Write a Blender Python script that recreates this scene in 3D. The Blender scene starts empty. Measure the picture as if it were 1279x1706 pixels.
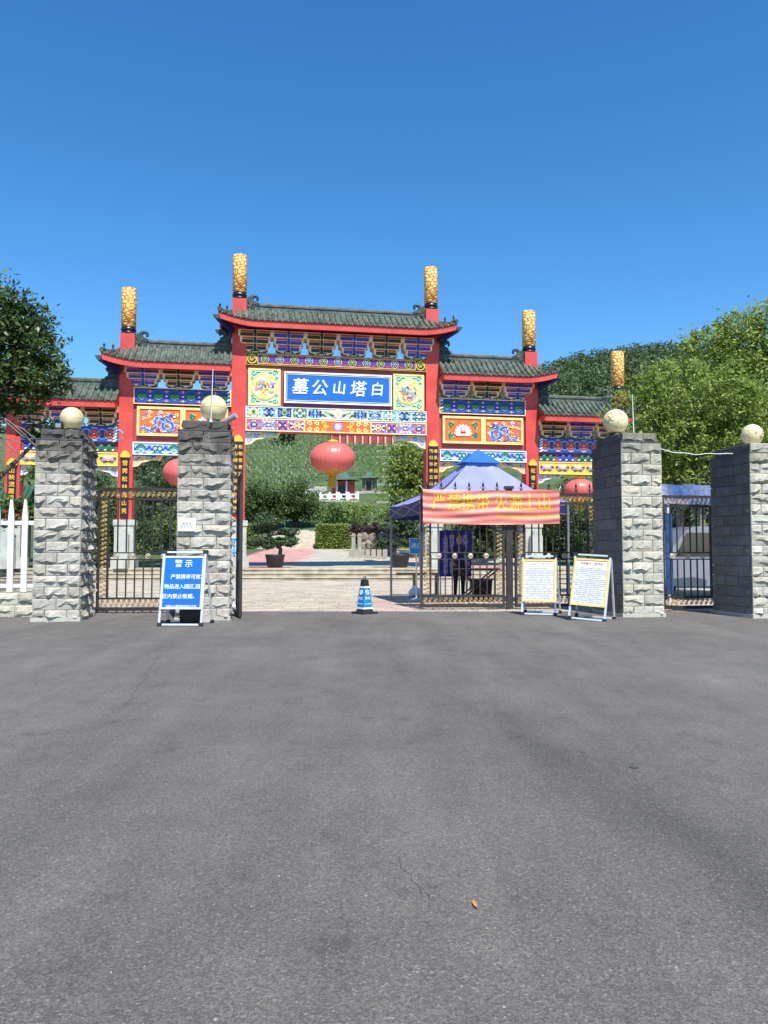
import bpy, math, random
import numpy as np
from mathutils import Vector, Matrix

R = math.radians
PI = math.pi
random.seed(11)
rng = np.random.default_rng(11)
sc = bpy.context.scene
col = sc.collection

# ------------------------------------------------------------------ camera, sky, sun, exposure
cd = bpy.data.cameras.new('camera')
cam = bpy.data.objects.new('camera', cd)
col.objects.link(cam)
cam.location = (0, 0, 1.3)
cam.rotation_euler = (R(90 + 2.87), 0, 0)
cd.sensor_fit = 'VERTICAL'
cd.sensor_height = 36
cd.lens = 1281 / 1706 * 36
cd.clip_start = .05
cd.clip_end = 3000
sc.camera = cam

SUN_EL, SUN_AZ = 55, 19          # azimuth: degrees to the right of straight behind the camera
world = bpy.data.worlds.new('World')
sc.world = world
world.use_nodes = True
wn = world.node_tree
sky = wn.nodes.new('ShaderNodeTexSky')
sky.sky_type = 'NISHITA'
sky.sun_disc = False
sky.sun_elevation = R(SUN_EL)
sky.sun_rotation = R(180 - SUN_AZ)
sky.altitude = 300
sky.air_density = 1.0
sky.dust_density = .25
sky.ozone_density = 4.0
wn.nodes['Background'].inputs['Strength'].default_value = .122
hsv = wn.nodes.new('ShaderNodeHueSaturation')
hsv.inputs['Saturation'].default_value = 1.28
hsv.inputs['Hue'].default_value = .498
hsv.inputs['Value'].default_value = 1.25
wn.links.new(sky.outputs[0], hsv.inputs['Color'])
wn.links.new(hsv.outputs[0], wn.nodes['Background'].inputs[0])
sd = bpy.data.lights.new('sun', 'SUN')
sd.energy = 5.0
sd.angle = R(.5)
sd.color = (1, .965, .91)
sun = bpy.data.objects.new('sun', sd)
col.objects.link(sun)
sv = Vector((math.sin(R(SUN_AZ)) * math.cos(R(SUN_EL)), -math.cos(R(SUN_AZ)) * math.cos(R(SUN_EL)), math.sin(R(SUN_EL))))
sun.rotation_euler = sv.to_track_quat('Z', 'Y').to_euler()
sc.view_settings.view_transform = 'Standard'
sc.view_settings.look = 'None'
sc.view_settings.gamma = 1
sc.view_settings.use_curve_mapping = False
sc.view_settings.exposure = .42


# ------------------------------------------------------------------ helpers
def srgb(r, g, b, k=1.0):
    f = lambda c: (c / 255 / 12.92 if c / 255 <= .04045 else ((c / 255 + .055) / 1.055) ** 2.4) * k
    return (f(r), f(g), f(b))


class MB:
    """collects shapes; build() links them as one mesh object"""
    def __init__(s):
        s.v, s.f, s.mi, s.sm, s.c = [], [], [], [], []
        s.cur, s.color, s.M = 0, (1, 1, 1), None

    def add(s, vs, fs, smooth=False):
        o = len(s.v)
        if s.M is not None:
            vs = [tuple(s.M @ Vector(p)) for p in vs]
        s.v += [tuple(p) for p in vs]
        for f in fs:
            s.f.append([i + o for i in f])
            s.mi.append(s.cur)
            s.sm.append(smooth)
            s.c.append(s.color)

    def box(s, x0, x1, y0, y1, z0, z1):
        s.add([(x0, y0, z0), (x1, y0, z0), (x1, y1, z0), (x0, y1, z0), (x0, y0, z1), (x1, y0, z1), (x1, y1, z1), (x0, y1, z1)],
              [(3, 2, 1, 0), (4, 5, 6, 7), (0, 1, 5, 4), (1, 2, 6, 5), (2, 3, 7, 6), (3, 0, 4, 7)])

    def bar(s, p0, p1, w, d=None, up=(0, 0, 1)):
        d = w if d is None else d
        p0, p1 = Vector(p0), Vector(p1)
        t = (p1 - p0).normalized()
        a = t.cross(Vector(up))
        if a.length < 1e-4:
            a = t.cross(Vector((0, 1, 0)))
        a.normalize()
        b = a.cross(t)
        vs = []
        for p in (p0, p1):
            for i, j in ((-1, -1), (1, -1), (1, 1), (-1, 1)):
                vs.append(p + a * (w / 2 * i) + b * (d / 2 * j))
        s.add(vs, [(3, 2, 1, 0), (4, 5, 6, 7), (0, 1, 5, 4), (1, 2, 6, 5), (2, 3, 7, 6), (3, 0, 4, 7)])

    def tube(s, pts, rs, n=8, cap=True, smooth=True):
        pts = [Vector(p) for p in pts]
        if not hasattr(rs, '__len__'):
            rs = [rs] * len(pts)
        vs, fs, a = [], [], None
        for i, p in enumerate(pts):
            t = (pts[min(i + 1, len(pts) - 1)] - pts[max(i - 1, 0)]).normalized()
            if a is None:
                a = t.orthogonal().normalized()
            a = (a - t * a.dot(t)).normalized()
            b = t.cross(a)
            for k in range(n):
                q = 2 * PI * k / n
                vs.append(p + (a * math.cos(q) + b * math.sin(q)) * rs[i])
        for i in range(len(pts) - 1):
            for k in range(n):
                fs.append((i * n + k, i * n + (k + 1) % n, (i + 1) * n + (k + 1) % n, (i + 1) * n + k))
        s.add(vs, fs, smooth)
        if cap:
            o = (len(pts) - 1) * n
            s.add(vs, [tuple(reversed(range(n))), tuple(range(o, o + n))])

    def lathe(s, prof, c=(0, 0, 0), n=20, smooth=True, lobes=0, amp=0):
        vs, fs = [], []
        for r, z in prof:
            for k in range(n):
                q = 2 * PI * k / n
                rr = r * (1 + (amp * math.cos(q * lobes) if lobes else 0))
                vs.append((c[0] + rr * math.cos(q), c[1] + rr * math.sin(q), c[2] + z))
        for i in range(len(prof) - 1):
            for k in range(n):
                fs.append((i * n + k, i * n + (k + 1) % n, (i + 1) * n + (k + 1) % n, (i + 1) * n + k))
        s.add(vs, fs, smooth)
        o = (len(prof) - 1) * n
        s.add(vs, [tuple(reversed(range(n))), tuple(range(o, o + n))])

    def prism(s, poly, y0, y1, smooth=False):
        """poly in (x,z), extruded along y; front is y0 (< y1)"""
        n = len(poly)
        ar = sum(poly[i][0] * poly[(i + 1) % n][1] - poly[(i + 1) % n][0] * poly[i][1] for i in range(n))
        if ar < 0:
            poly = poly[::-1]
        vs = [(x, y0, z) for x, z in poly] + [(x, y1, z) for x, z in poly]
        s.add(vs, [tuple(range(n)), tuple(reversed(range(n, 2 * n)))])
        s.add(vs, [((i + 1) % n, i, n + i, n + (i + 1) % n) for i in range(n)], smooth)

    def sheet(s, fn, nu, nv, smooth=True):
        vs = [fn(i / nu, j / nv) for j in range(nv + 1) for i in range(nu + 1)]
        fs = [(j * (nu + 1) + i, j * (nu + 1) + i + 1, (j + 1) * (nu + 1) + i + 1, (j + 1) * (nu + 1) + i) for j in range(nv) for i in range(nu)]
        s.add(vs, fs, smooth)

    def mesh(s, name, mats):
        me = bpy.data.meshes.new(name)
        me.from_pydata(s.v, [], s.f)
        for m in (mats if isinstance(mats, (list, tuple)) else [mats]):
            me.materials.append(m)
        me.polygons.foreach_set('material_index', s.mi)
        me.polygons.foreach_set('use_smooth', s.sm)
        at = me.attributes.new('Col', 'FLOAT_COLOR', 'FACE')
        at.data.foreach_set('color', [x for c in s.c for x in (c[0], c[1], c[2], 1)])
        me.update()
        return me

    def build(s, name, mats, parent=None, loc=None, rot=None):
        return link(name, s.mesh(name, mats), parent, loc, rot)


def link(name, me, parent=None, loc=None, rot=None):
    o = bpy.data.objects.new(name, me)
    col.objects.link(o)
    if parent is not None:
        o.parent = parent
    if loc is not None:
        o.location = loc
    if rot is not None:
        o.rotation_euler = rot
    return o


def tag(o, label=None, cat=None, group=None, kind=None):
    for k, v in (('label', label), ('category', cat), ('group', group), ('kind', kind)):
        if v:
            o[k] = v
    return o


def thing(name, label, cat, loc=(0, 0, 0), rotz=0, group=None):
    return tag(link(name, None, None, loc, (0, 0, rotz)), label, cat, group)


_n = {}
def mat(name, c, rough=.6, var=.12, vs=2.0, bump=0, bs=30, metal=0, spec=.5, attr=False, c2=None, trans=0, coat=0, detail=6):
    if name in _n:
        return _n[name]
    m = bpy.data.materials.new(name)
    m.use_nodes = True
    nt = m.node_tree
    b = nt.nodes['Principled BSDF']
    b.inputs['Roughness'].default_value = rough
    b.inputs['Metallic'].default_value = metal
    b.inputs['Specular IOR Level'].default_value = spec
    b.inputs['Coat Weight'].default_value = coat
    geo = nt.nodes.new('ShaderNodeNewGeometry')
    no = nt.nodes.new('ShaderNodeTexNoise')
    no.inputs['Scale'].default_value = vs
    no.inputs['Detail'].default_value = detail
    nt.links.new(geo.outputs['Position'], no.inputs['Vector'])
    mr = nt.nodes.new('ShaderNodeMapRange')
    mr.inputs['From Min'].default_value = .3
    mr.inputs['From Max'].default_value = .7
    nt.links.new(no.outputs['Fac'], mr.inputs['Value'])
    mx = nt.nodes.new('ShaderNodeMix')
    mx.data_type = 'RGBA'
    if attr:
        at = nt.nodes.new('ShaderNodeAttribute')
        at.attribute_name = 'Col'
        mx.blend_type = 'MULTIPLY'
        mx.inputs['Factor'].default_value = 1
        nt.links.new(at.outputs['Color'], mx.inputs['A'])
        mr.inputs['To Min'].default_value = 1 - var
        mr.inputs['To Max'].default_value = 1 + var * .4
        nt.links.new(mr.outputs[0], mx.inputs['B'])
    else:
        mx.inputs['A'].default_value = (*[x * (1 - var) for x in c], 1)
        mx.inputs['B'].default_value = (*(c2 or [min(1, x * (1 + var)) for x in c]), 1)
        nt.links.new(mr.outputs[0], mx.inputs['Factor'])
    nt.links.new(mx.outputs['Result'], b.inputs['Base Color'])
    if bump:
        nb = nt.nodes.new('ShaderNodeTexNoise')
        nb.inputs['Scale'].default_value = bs
        nb.inputs['Detail'].default_value = 5
        nt.links.new(geo.outputs['Position'], nb.inputs['Vector'])
        bp = nt.nodes.new('ShaderNodeBump')
        bp.inputs['Strength'].default_value = 1
        bp.inputs['Distance'].default_value = bump
        nt.links.new(nb.outputs['Fac'], bp.inputs['Height'])
        nt.links.new(bp.outputs[0], b.inputs['Normal'])
    if trans:
        tr = nt.nodes.new('ShaderNodeBsdfTranslucent')
        nt.links.new(mx.outputs['Result'], tr.inputs['Color'])
        ms = nt.nodes.new('ShaderNodeMixShader')
        ms.inputs[0].default_value = trans
        nt.links.new(b.outputs[0], ms.inputs[1])
        nt.links.new(tr.outputs[0], ms.inputs[2])
        nt.links.new(ms.outputs[0], nt.nodes['Material Output'].inputs[0])
    _n[name] = m
    return m


def leafmat(name, ca, cb, cc=None, trans=.3, rough=.5):
    """leaf colours picked per leaf (random per island)"""
    m = bpy.data.materials.new(name)
    m.use_nodes = True
    nt = m.node_tree
    b = nt.nodes['Principled BSDF']
    b.inputs['Roughness'].default_value = rough
    b.inputs['Specular IOR Level'].default_value = .35
    geo = nt.nodes.new('ShaderNodeNewGeometry')
    no = nt.nodes.new('ShaderNodeTexNoise')
    no.inputs['Scale'].default_value = .9
    no.inputs['Detail'].default_value = 3
    nt.links.new(geo.outputs['Position'], no.inputs['Vector'])
    ad = nt.nodes.new('ShaderNodeMath')
    ad.operation = 'MULTIPLY_ADD'
    ad.inputs[1].default_value = .55
    nt.links.new(geo.outputs['Random Per Island'], ad.inputs[0])
    mu = nt.nodes.new('ShaderNodeMath')
    mu.operation = 'MULTIPLY'
    mu.inputs[1].default_value = .5
    nt.links.new(no.outputs['Fac'], mu.inputs[0])
    nt.links.new(mu.outputs[0], ad.inputs[2])
    cr = nt.nodes.new('ShaderNodeValToRGB')
    cr.color_ramp.elements[0].color = (*ca, 1)
    cr.color_ramp.elements[0].position = .15
    cr.color_ramp.elements[1].color = (*cb, 1)
    cr.color_ramp.elements[1].position = .65
    if cc:
        e = cr.color_ramp.elements.new(.85)
        e.color = (*cc, 1)
    nt.links.new(ad.outputs[0], cr.inputs[0])
    nt.links.new(cr.outputs[0], b.inputs['Base Color'])
    tr = nt.nodes.new('ShaderNodeBsdfTranslucent')
    nt.links.new(cr.outputs[0], tr.inputs['Color'])
    ms = nt.nodes.new('ShaderNodeMixShader')
    ms.inputs[0].default_value = trans
    nt.links.new(b.outputs[0], ms.inputs[1])
    nt.links.new(tr.outputs[0], ms.inputs[2])
    nt.links.new(ms.outputs[0], nt.nodes['Material Output'].inputs[0])
    return m


_txt = {}
def text_mesh(body, size, m, extrude=.004, bold=.0, gap=1.0, line=1.0, align='CENTER', shear=0):
    k = (body, size, m.name, extrude, bold, gap, line, align)
    if k in _txt:
        return _txt[k]
    c = bpy.data.curves.new('lettering', 'FONT')
    c.body = body
    c.size = size
    c.extrude = extrude
    c.offset = bold
    c.align_x = align
    c.align_y = 'CENTER'
    c.space_character = gap
    c.space_line = line
    c.shear = shear
    c.resolution_u = 2
    o = bpy.data.objects.new('lettering', c)
    col.objects.link(o)
    dg = bpy.context.evaluated_depsgraph_get()
    me = bpy.data.meshes.new_from_object(o.evaluated_get(dg))
    bpy.data.objects.remove(o)
    bpy.data.curves.remove(c)
    me.materials.clear()
    me.materials.append(m)
    _txt[k] = me
    return me


def text(parent, body, size, m, loc, rot=(PI / 2, 0, 0), name='lettering', sx=1, **kw):
    o = link(name, text_mesh(body, size, m, **kw), parent, loc, rot)
    o.scale = (sx, 1, 1)
    return o


# ------------------------------------------------------------------ materials
M_red = mat('red_paint', srgb(200, 60, 53), .58, .16, 1.3, .003, 12, c2=srgb(208, 76, 66))
M_darkred = mat('maroon_paint', srgb(158, 68, 62), .55, .12, .9)
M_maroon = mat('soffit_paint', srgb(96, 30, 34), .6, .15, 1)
M_black = mat('black_lacquer', (.012, .012, .014), .35, .2, 2)
M_gold = mat('gold_paint', srgb(238, 186, 62), .42, .12, 3, spec=.6)
M_paint = mat('painted_relief', (1, 1, 1), .55, .14, 2.2, attr=True)
M_beige = mat('bracket_wood', srgb(216, 182, 152), .7, .15, 2)
M_tile = mat('glazed_roof_tile', (.058, .088, .062), .45, .5, 3.5, .006, 25, spec=.5, c2=(.16, .19, .145))
M_ridge = mat('ridge_tile', (.05, .068, .055), .6, .45, 3, .01, 20, c2=(.12, .13, .11))
M_ornament = mat('ridge_ornament_tile', (.03, .05, .042), .5, .4, 5, .008, 30)
M_pedestal = mat('pedestal_stone', srgb(176, 178, 168), .75, .15, 3, .006, 40)
M_iron = mat('dark_iron', (.034, .028, .026), .5, .35, 4, .002, 60)
M_scroll = mat('gilded_scroll', srgb(150, 116, 62), .45, .4, 14, metal=.25, c2=srgb(214, 182, 122))
M_white = mat('white_paint', (.8, .8, .79), .45, .06, 3)
M_alu = mat('aluminium', (.72, .73, .74), .35, .08, 6, metal=.35)
M_rubber = mat('black_rubber', (.014, .014, .015), .7, .2, 6)
M_blueboard = mat('blue_print', srgb(24, 102, 206), .35, .06, 2, .004, 5)
M_cyanboard = mat('cyan_print', srgb(8, 146, 222), .35, .05, 2)
M_purple = mat('purple_print', srgb(52, 32, 150), .4, .08, 2)
M_yellow = mat('yellow_frame', srgb(232, 200, 112), .5, .06, 5)
M_paper = mat('paper', (.8, .8, .78), .7, .04, 3, .003, 6)
M_ink = mat('ink', (.46, .46, .47), .7, 0)
M_inkred = mat('red_ink', srgb(190, 60, 60), .7, 0)
M_cord = mat('white_cable', (.7, .7, .68), .5, .1, 5)
M_wood = mat('dark_wood', (.06, .028, .018), .5, .4, 6)
M_bark = mat('bark', (.085, .068, .052), .9, .4, 8, .02, 25)
M_palebark = mat('pale_bark', (.2, .17, .13), .9, .3, 8, .01, 25)
M_soil = mat('soil', (.05, .035, .025), .95, .3, 8, .02, 20)
M_globe = mat('aged_lamp_globe', srgb(218, 198, 138), .42, .24, 5, coat=.2, c2=srgb(236, 222, 172))

L_dark = leafmat('dark_leaf', (.014, .030, .011), (.055, .100, .026), (.13, .19, .06))
L_terr = leafmat('terrace_leaf', (.045, .10, .02), (.125, .225, .042), (.21, .31, .08))
L_round = leafmat('olive_leaf', (.020, .045, .012), (.080, .130, .028), (.16, .21, .065))
L_rim = leafmat('glossy_dark_leaf', (.016, .034, .010), (.075, .125, .026), (.22, .29, .09), .3, .38)
L_mid = leafmat('mid_leaf', (.030, .058, .014), (.100, .165, .034), (.20, .26, .08))
L_light = leafmat('light_leaf', (.10, .155, .024), (.26, .36, .062), (.41, .49, .16), .38)
L_forest = leafmat('forest_leaf', (.026, .054, .020), (.080, .130, .038), (.11, .155, .05), .2)
L_hedge = leafmat('hedge_leaf', (.08, .135, .022), (.22, .30, .052), (.32, .38, .11))
L_purple = leafmat('purple_leaf', (.018, .008, .012), (.055, .022, .030), (.09, .05, .05))
L_pine = leafmat('pine_needle', (.022, .048, .024), (.075, .125, .05), (.13, .18, .08), .15)


# ------------------------------------------------------------------ ground, plaza, hill
def asphalt_material():
    m = bpy.data.materials.new('asphalt')
    m.use_nodes = True
    nt = m.node_tree
    N, L = nt.nodes, nt.links
    b = N['Principled BSDF']
    b.inputs['Roughness'].default_value = .82
    b.inputs['Specular IOR Level'].default_value = .35
    geo = N.new('ShaderNodeNewGeometry')

    def noise(scale, detail=5, rough=.5):
        n = N.new('ShaderNodeTexNoise')
        n.inputs['Scale'].default_value = scale
        n.inputs['Detail'].default_value = detail
        n.inputs['Roughness'].default_value = rough
        L.new(geo.outputs['Position'], n.inputs['Vector'])
        return n.outputs['Fac']

    def rangef(v, a, b_, c, d):
        r = N.new('ShaderNodeMapRange')
        for k, x in zip(('From Min', 'From Max', 'To Min', 'To Max'), (a, b_, c, d)):
            r.inputs[k].default_value = x
        L.new(v, r.inputs['Value'])
        return r.outputs[0]

    def math_(op, a, b_):
        n = N.new('ShaderNodeMath')
        n.operation = op
        for i, x in enumerate((a, b_)):
            if isinstance(x, (int, float)):
                n.inputs[i].default_value = x
            else:
                L.new(x, n.inputs[i])
        return n.outputs[0]
    big = rangef(noise(.4, 5, .6), .3, .7, .8, 1.16)
    med = rangef(noise(2.2, 6, .6), .3, .7, .9, 1.08)
    fine = rangef(noise(150, 3, .7), .3, .72, .6, 1.42)
    vor = N.new('ShaderNodeTexVoronoi')
    vor.inputs['Scale'].default_value = 115
    L.new(geo.outputs['Position'], vor.inputs['Vector'])
    sp = N.new('ShaderNodeSeparateColor')
    L.new(vor.outputs['Color'], sp.inputs[0])
    grain = rangef(sp.outputs[0], 0, 1, .7, 1.3)
    speck = math_('MULTIPLY', math_('GREATER_THAN', sp.outputs[1], .955), 1.0)
    # worn dark wheel track running from the entrance towards the lower right
    pos = N.new('ShaderNodeSeparateXYZ')
    L.new(geo.outputs['Position'], pos.inputs[0])
    d = math_('ADD', math_('MULTIPLY', pos.outputs[0], .972), math_('MULTIPLY', pos.outputs[1], .235))
    dn = math_('ADD', d, math_('MULTIPLY', math_('SUBTRACT', noise(.8, 4), .5), .9))
    tr = rangef(math_('ABSOLUTE', math_('SUBTRACT', dn, 2.22), 0), 0, .62, 1, 0)
    tr = math_('MULTIPLY', tr, rangef(pos.outputs[1], 3, 13, 1, .15))
    tr = math_('MULTIPLY', tr, rangef(noise(1.1, 5, .6), .3, .6, .35, 1))
    # streaks worn along the direction of travel
    mp = N.new('ShaderNodeMapping')
    mp.inputs['Scale'].default_value = (2.6, .32, 1)
    mp.inputs['Rotation'].default_value = (0, 0, R(-6))
    L.new(geo.outputs['Position'], mp.inputs[0])
    ns = N.new('ShaderNodeTexNoise')
    ns.inputs['Scale'].default_value = 1
    ns.inputs['Detail'].default_value = 6
    ns.inputs['Roughness'].default_value = .6
    L.new(mp.outputs[0], ns.inputs['Vector'])
    med = math_('MULTIPLY', med, rangef(ns.outputs['Fac'], .3, .7, .84, 1.14))
    tk = rangef(tr, 0, 1, 1, .62)
    oil = rangef(noise(.7, 6, .7), .6, .76, 1, .72)
    smudge = rangef(noise(2.6, 5, .6), .6, .72, 1, .7)
    pale = rangef(noise(1.7, 7, .7), .6, .78, 1, 1.25)
    oil = math_('MULTIPLY', oil, math_('MULTIPLY', smudge, pale))
    v = math_('MULTIPLY', math_('MULTIPLY', big, med), math_('MULTIPLY', fine, grain))
    v = math_('MULTIPLY', math_('MULTIPLY', v, tk), math_('MULTIPLY', oil, .129))
    v = math_('ADD', v, math_('MULTIPLY', speck, .07))
    hue = N.new('ShaderNodeMix')
    hue.data_type = 'RGBA'
    hue.inputs['A'].default_value = (1.11, 1.02, .91, 1)
    hue.inputs['B'].default_value = (1.15, 1.04, .86, 1)
    L.new(noise(.5, 3), hue.inputs['Factor'])
    mx = N.new('ShaderNodeMix')
    mx.data_type = 'RGBA'
    mx.blend_type = 'MULTIPLY'
    mx.inputs['Factor'].default_value = 1
    L.new(hue.outputs['Result'], mx.inputs['A'])
    L.new(v, mx.inputs['B'])
    L.new(mx.outputs['Result'], b.inputs['Base Color'])
    bp = N.new('ShaderNodeBump')
    bp.inputs['Strength'].default_value = 1
    bp.inputs['Distance'].default_value = .003
    L.new(math_('ADD', fine, math_('MULTIPLY', grain, .8)), bp.inputs['Height'])
    L.new(bp.outputs[0], b.inputs['Normal'])
    return m


M_asphalt = asphalt_material()
mb = MB()
mb.sheet(lambda a, b: (-60 + 120 * a, -30 + 46.55 * b, 0), 2, 2)
asphalt = mb.build('asphalt_forecourt', M_asphalt)
tag(asphalt, kind='structure')
mb = MB()
mb.box(-700, 700, -300, 33.5, -.6, -.05)
tag(mb.build('ground', mat('dry_ground', (.16, .13, .09), .9, .2, .5)), kind='structure')
# cracks in the asphalt
def ribbon(mb, pts, w, z=.004):
    for i in range(len(pts) - 1):
        (x0, y0), (x1, y1) = pts[i], pts[i + 1]
        t = Vector((x1 - x0, y1 - y0)).normalized()
        n = (-t.y, t.x)
        w0, w1 = w * random.uniform(.4, 1.2), w * random.uniform(.4, 1.2)
        mb.add([(x0 - n[0] * w0, y0 - n[1] * w0, z), (x1 - n[0] * w1, y1 - n[1] * w1, z), (x1 + n[0] * w1, y1 + n[1] * w1, z), (x0 + n[0] * w0, y0 + n[1] * w0, z)], [(0, 1, 2, 3)])
def jag(pts, n, amp):
    out = []
    for i in range(len(pts) - 1):
        for k in range(n):
            t = k / n
            out.append((pts[i][0] + (pts[i + 1][0] - pts[i][0]) * t + random.uniform(-amp, amp), pts[i][1] + (pts[i + 1][1] - pts[i][1]) * t + random.uniform(-amp, amp) * 1.6))
    out.append(pts[-1])
    return out
mb = MB()
ribbon(mb, jag([(-2.69, 9.1), (-2.49, 8.1), (-2.2, 6.8), (-2.21, 6.37), (-2.17, 6.0)], 7, .03), .0028)
ribbon(mb, jag([(-2.69, 9.1), (-2.97, 9.73)], 5, .03), .0025)
ribbon(mb, jag([(-2.69, 9.1), (-2.81, 9.75)], 4, .03), .003)
ribbon(mb, jag([(.05, 3.32), (.12, 3.09), (.17, 2.93)], 5, .012), .0012)
ribbon(mb, jag([(.3, 6.42), (.7, 6.62), (.98, 6.67)], 6, .02), .003)
mb.build('crack', mat('crack_tar', (.075, .072, .068), .9, 0), asphalt)

# lower plaza, steps, upper plaza
PAVE = mat('paving_stone', (1, 1, 1), .8, .16, 1.2, .004, 30, attr=True)
mb = MB()
mb.box(-40, 40, 16.55, 33.5, -.4, -.014)
plaza = mb.build('lower_plaza', mat('paving_joint', srgb(104, 94, 78), .9, .2, 3))
tag(plaza, kind='structure')
mb = MB()
y = 16.57
while y < 33.3:
    near = y < 24
    dx, dy = (.42, .21) if near else (.84, .42)
    off = random.random() * dx
    x = -12.6 + off
    while x < 13:
        bb = random.uniform(.78, 1.12)
        pink = (math.sin(x * 1.1 + 1) * .5 + .5) * (1 if y < 20 else .35) * random.random()
        if y > 24:
            pink *= .7
        base = Vector(srgb(186, 176, 154)).lerp(Vector(srgb(190, 156, 144)), min(1, pink * 1.3))
        mb.color = tuple(base * bb)
        z = -.002 + random.uniform(-.003, .002)
        g = .011
        mb.add([(x + g, y + g, z), (x + dx - g, y + g, z), (x + dx - g, y + dy - g, z), (x + g, y + dy - g, z), (x + g, y + g, z - .03), (x + dx - g, y + g, z - .03), (x + dx - g, y + dy - g, z - .03), (x + g, y + dy - g, z - .03)],
               [(0, 1, 2, 3), (4, 5, 1, 0), (5, 6, 2, 1), (6, 7, 3, 2), (7, 4, 0, 3)])
        x += dx
    y += dy
tag(mb.build('paving_slab', PAVE, plaza), kind='stuff')

def plz(y):
    return .5 + max(0, min(y, 63) - 43.0) * .047
STEP = mat('step_stone', srgb(188, 176, 146), .85, .3, 2.2, .006, 20, c2=srgb(206, 196, 172))
mb = MB()
mb.box(-40, 40, 33.5, 41, -.4, -.05)
steps = mb.build('entrance_steps', STEP)
tag(steps, kind='structure')
RISER = mat('step_riser', srgb(164, 152, 124), .9, .35, 2.2, .006, 20, c2=srgb(190, 180, 156))
for k in range(3):
    y0, y1 = 33.5 + .46 * k, 33.5 + .46 * (k + 1) if k < 2 else 35.0
    x = -22
    while x < 22:
        w = random.uniform(1.4, 2.0)
        mb = MB()
        zt = .17 * (k + 1) - .012 + random.uniform(-.004, .004)
        mb.box(x + .006, x + w - .006, y0 - .035, y1 - .04, zt - .05, zt)
        mb.cur = 1
        mb.box(x + .002, x + w - .002, y0, y1 - .045, -.045 + .17 * k - (.0 if k == 0 else .01), zt - .052)
        mb.build('step_slab', [STEP, RISER], steps)
        x += w
UP = mat('plaza_paving', (1, 1, 1), .82, .12, 1.0, .004, 20, attr=True)
mb = MB()
mb.color = srgb(120, 110, 96)
mb.sheet(lambda a, b: (-30 + 60 * a, 35.0 + 28 * b, plz(35.0 + 28 * b) - .03), 2, 28, False)
up = mb.build('upper_plaza', UP)
tag(up, kind='structure')
mb = MB()
y = 35.02
while y < 63:
    dx, dy = (.8, .5)
    x = -9.6 + (.4 if int(y / .5) % 2 else 0)
    while x < 9:
        pink = (x < -5.2 - (y - 36) * .02) or (x > 1.2 + (y - 50) * -.12 and x < 4.2 + (y - 50) * -.12)
        base = Vector(srgb(200, 150, 138)) if pink else Vector(srgb(186, 178, 158))
        mb.color = tuple(base * random.uniform(.86, 1.08))
        g = .009
        z0, z1 = plz(y), plz(y + dy)
        mb.add([(x + g, y + g, z0), (x + dx - g, y + g, z0), (x + dx - g, y + dy - g, z1), (x + g, y + dy - g, z1)], [(0, 1, 2, 3)])
        x += dx
    y += dy
tag(mb.build('paving_slab', PAVE, up), kind='stuff')

def hz(x, y):
    b = plz(63) + 31 * np.clip((y - 66) / 140, 0, 1) ** 1.1
    r = 48 * np.exp(-((x - 115) / 120) ** 2 - ((y - 330) / 110) ** 2) * np.clip((y - 66) / 60, 0, 1)
    return b + r
GRASS = mat('hill_grass', (.048, .092, .024), .95, .3, .35, .05, 3, c2=(.095, .145, .04))
gx = np.concatenate([np.linspace(-700, -140, 8), np.linspace(-120, 220, 60), np.linspace(240, 700, 8)])
gy = np.concatenate([np.linspace(63, 240, 50), np.linspace(250, 900, 24)])
X, Y = np.meshgrid(gx, gy)
Z = hz(X, Y) + .35 * np.sin(X * .21) * np.cos(Y * .17) * np.clip((Y - 80) / 20, 0, 1) - .04
mb = MB()
nx, ny = len(gx), len(gy)
mb.add(np.stack([X, Y, Z], -1).reshape(-1, 3).tolist(), [(j * nx + i, j * nx + i + 1, (j + 1) * nx + i + 1, (j + 1) * nx + i) for j in range(ny - 1) for i in range(nx - 1)], True)
tag(mb.build('hillside', GRASS), kind='structure')
LAWN = mat('lawn', (.045, .085, .02), .95, .35, 2.5, .03, 25, c2=(.10, .15, .04))
for n, x0, x1 in (('lawn', -300, -9.6), ('lawn', 9.0, 300)):
    mb = MB()
    mb.sheet(lambda a, b: (x0 + (x1 - x0) * a, 38.5 + 24.6 * b, plz(38.5 + 24.6 * b) - .012), 2, 24, False)
    tag(mb.build(n, LAWN), kind='structure')
mb = MB()   # curved grass verge with pale kerb at the right of the upper plaza
mb.sheet(lambda a, b: (1.6 + 7.6 * a - 3.4 * (b - .5) * (1 - a), 47 + 14 * b, plz(47 + 14 * b) + .02), 4, 8)
verge = mb.build('grass_verge', LAWN)
tag(verge, kind='structure')
mb = MB()
mb.tube([(1.6 - 3.4 * (b / 12 - .5), 47 + 14 * b / 12, plz(47 + 14 * b / 12) + .04) for b in range(13)] , .1, 6)
mb.tube([(1.6, 47 - .02, plz(47) + .04) if False else (3.3 + 6 * a / 6, 46.95, plz(47) + .04) for a in range(7)], .1, 6)
mb.build('kerb', M_pedestal, verge)
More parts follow.
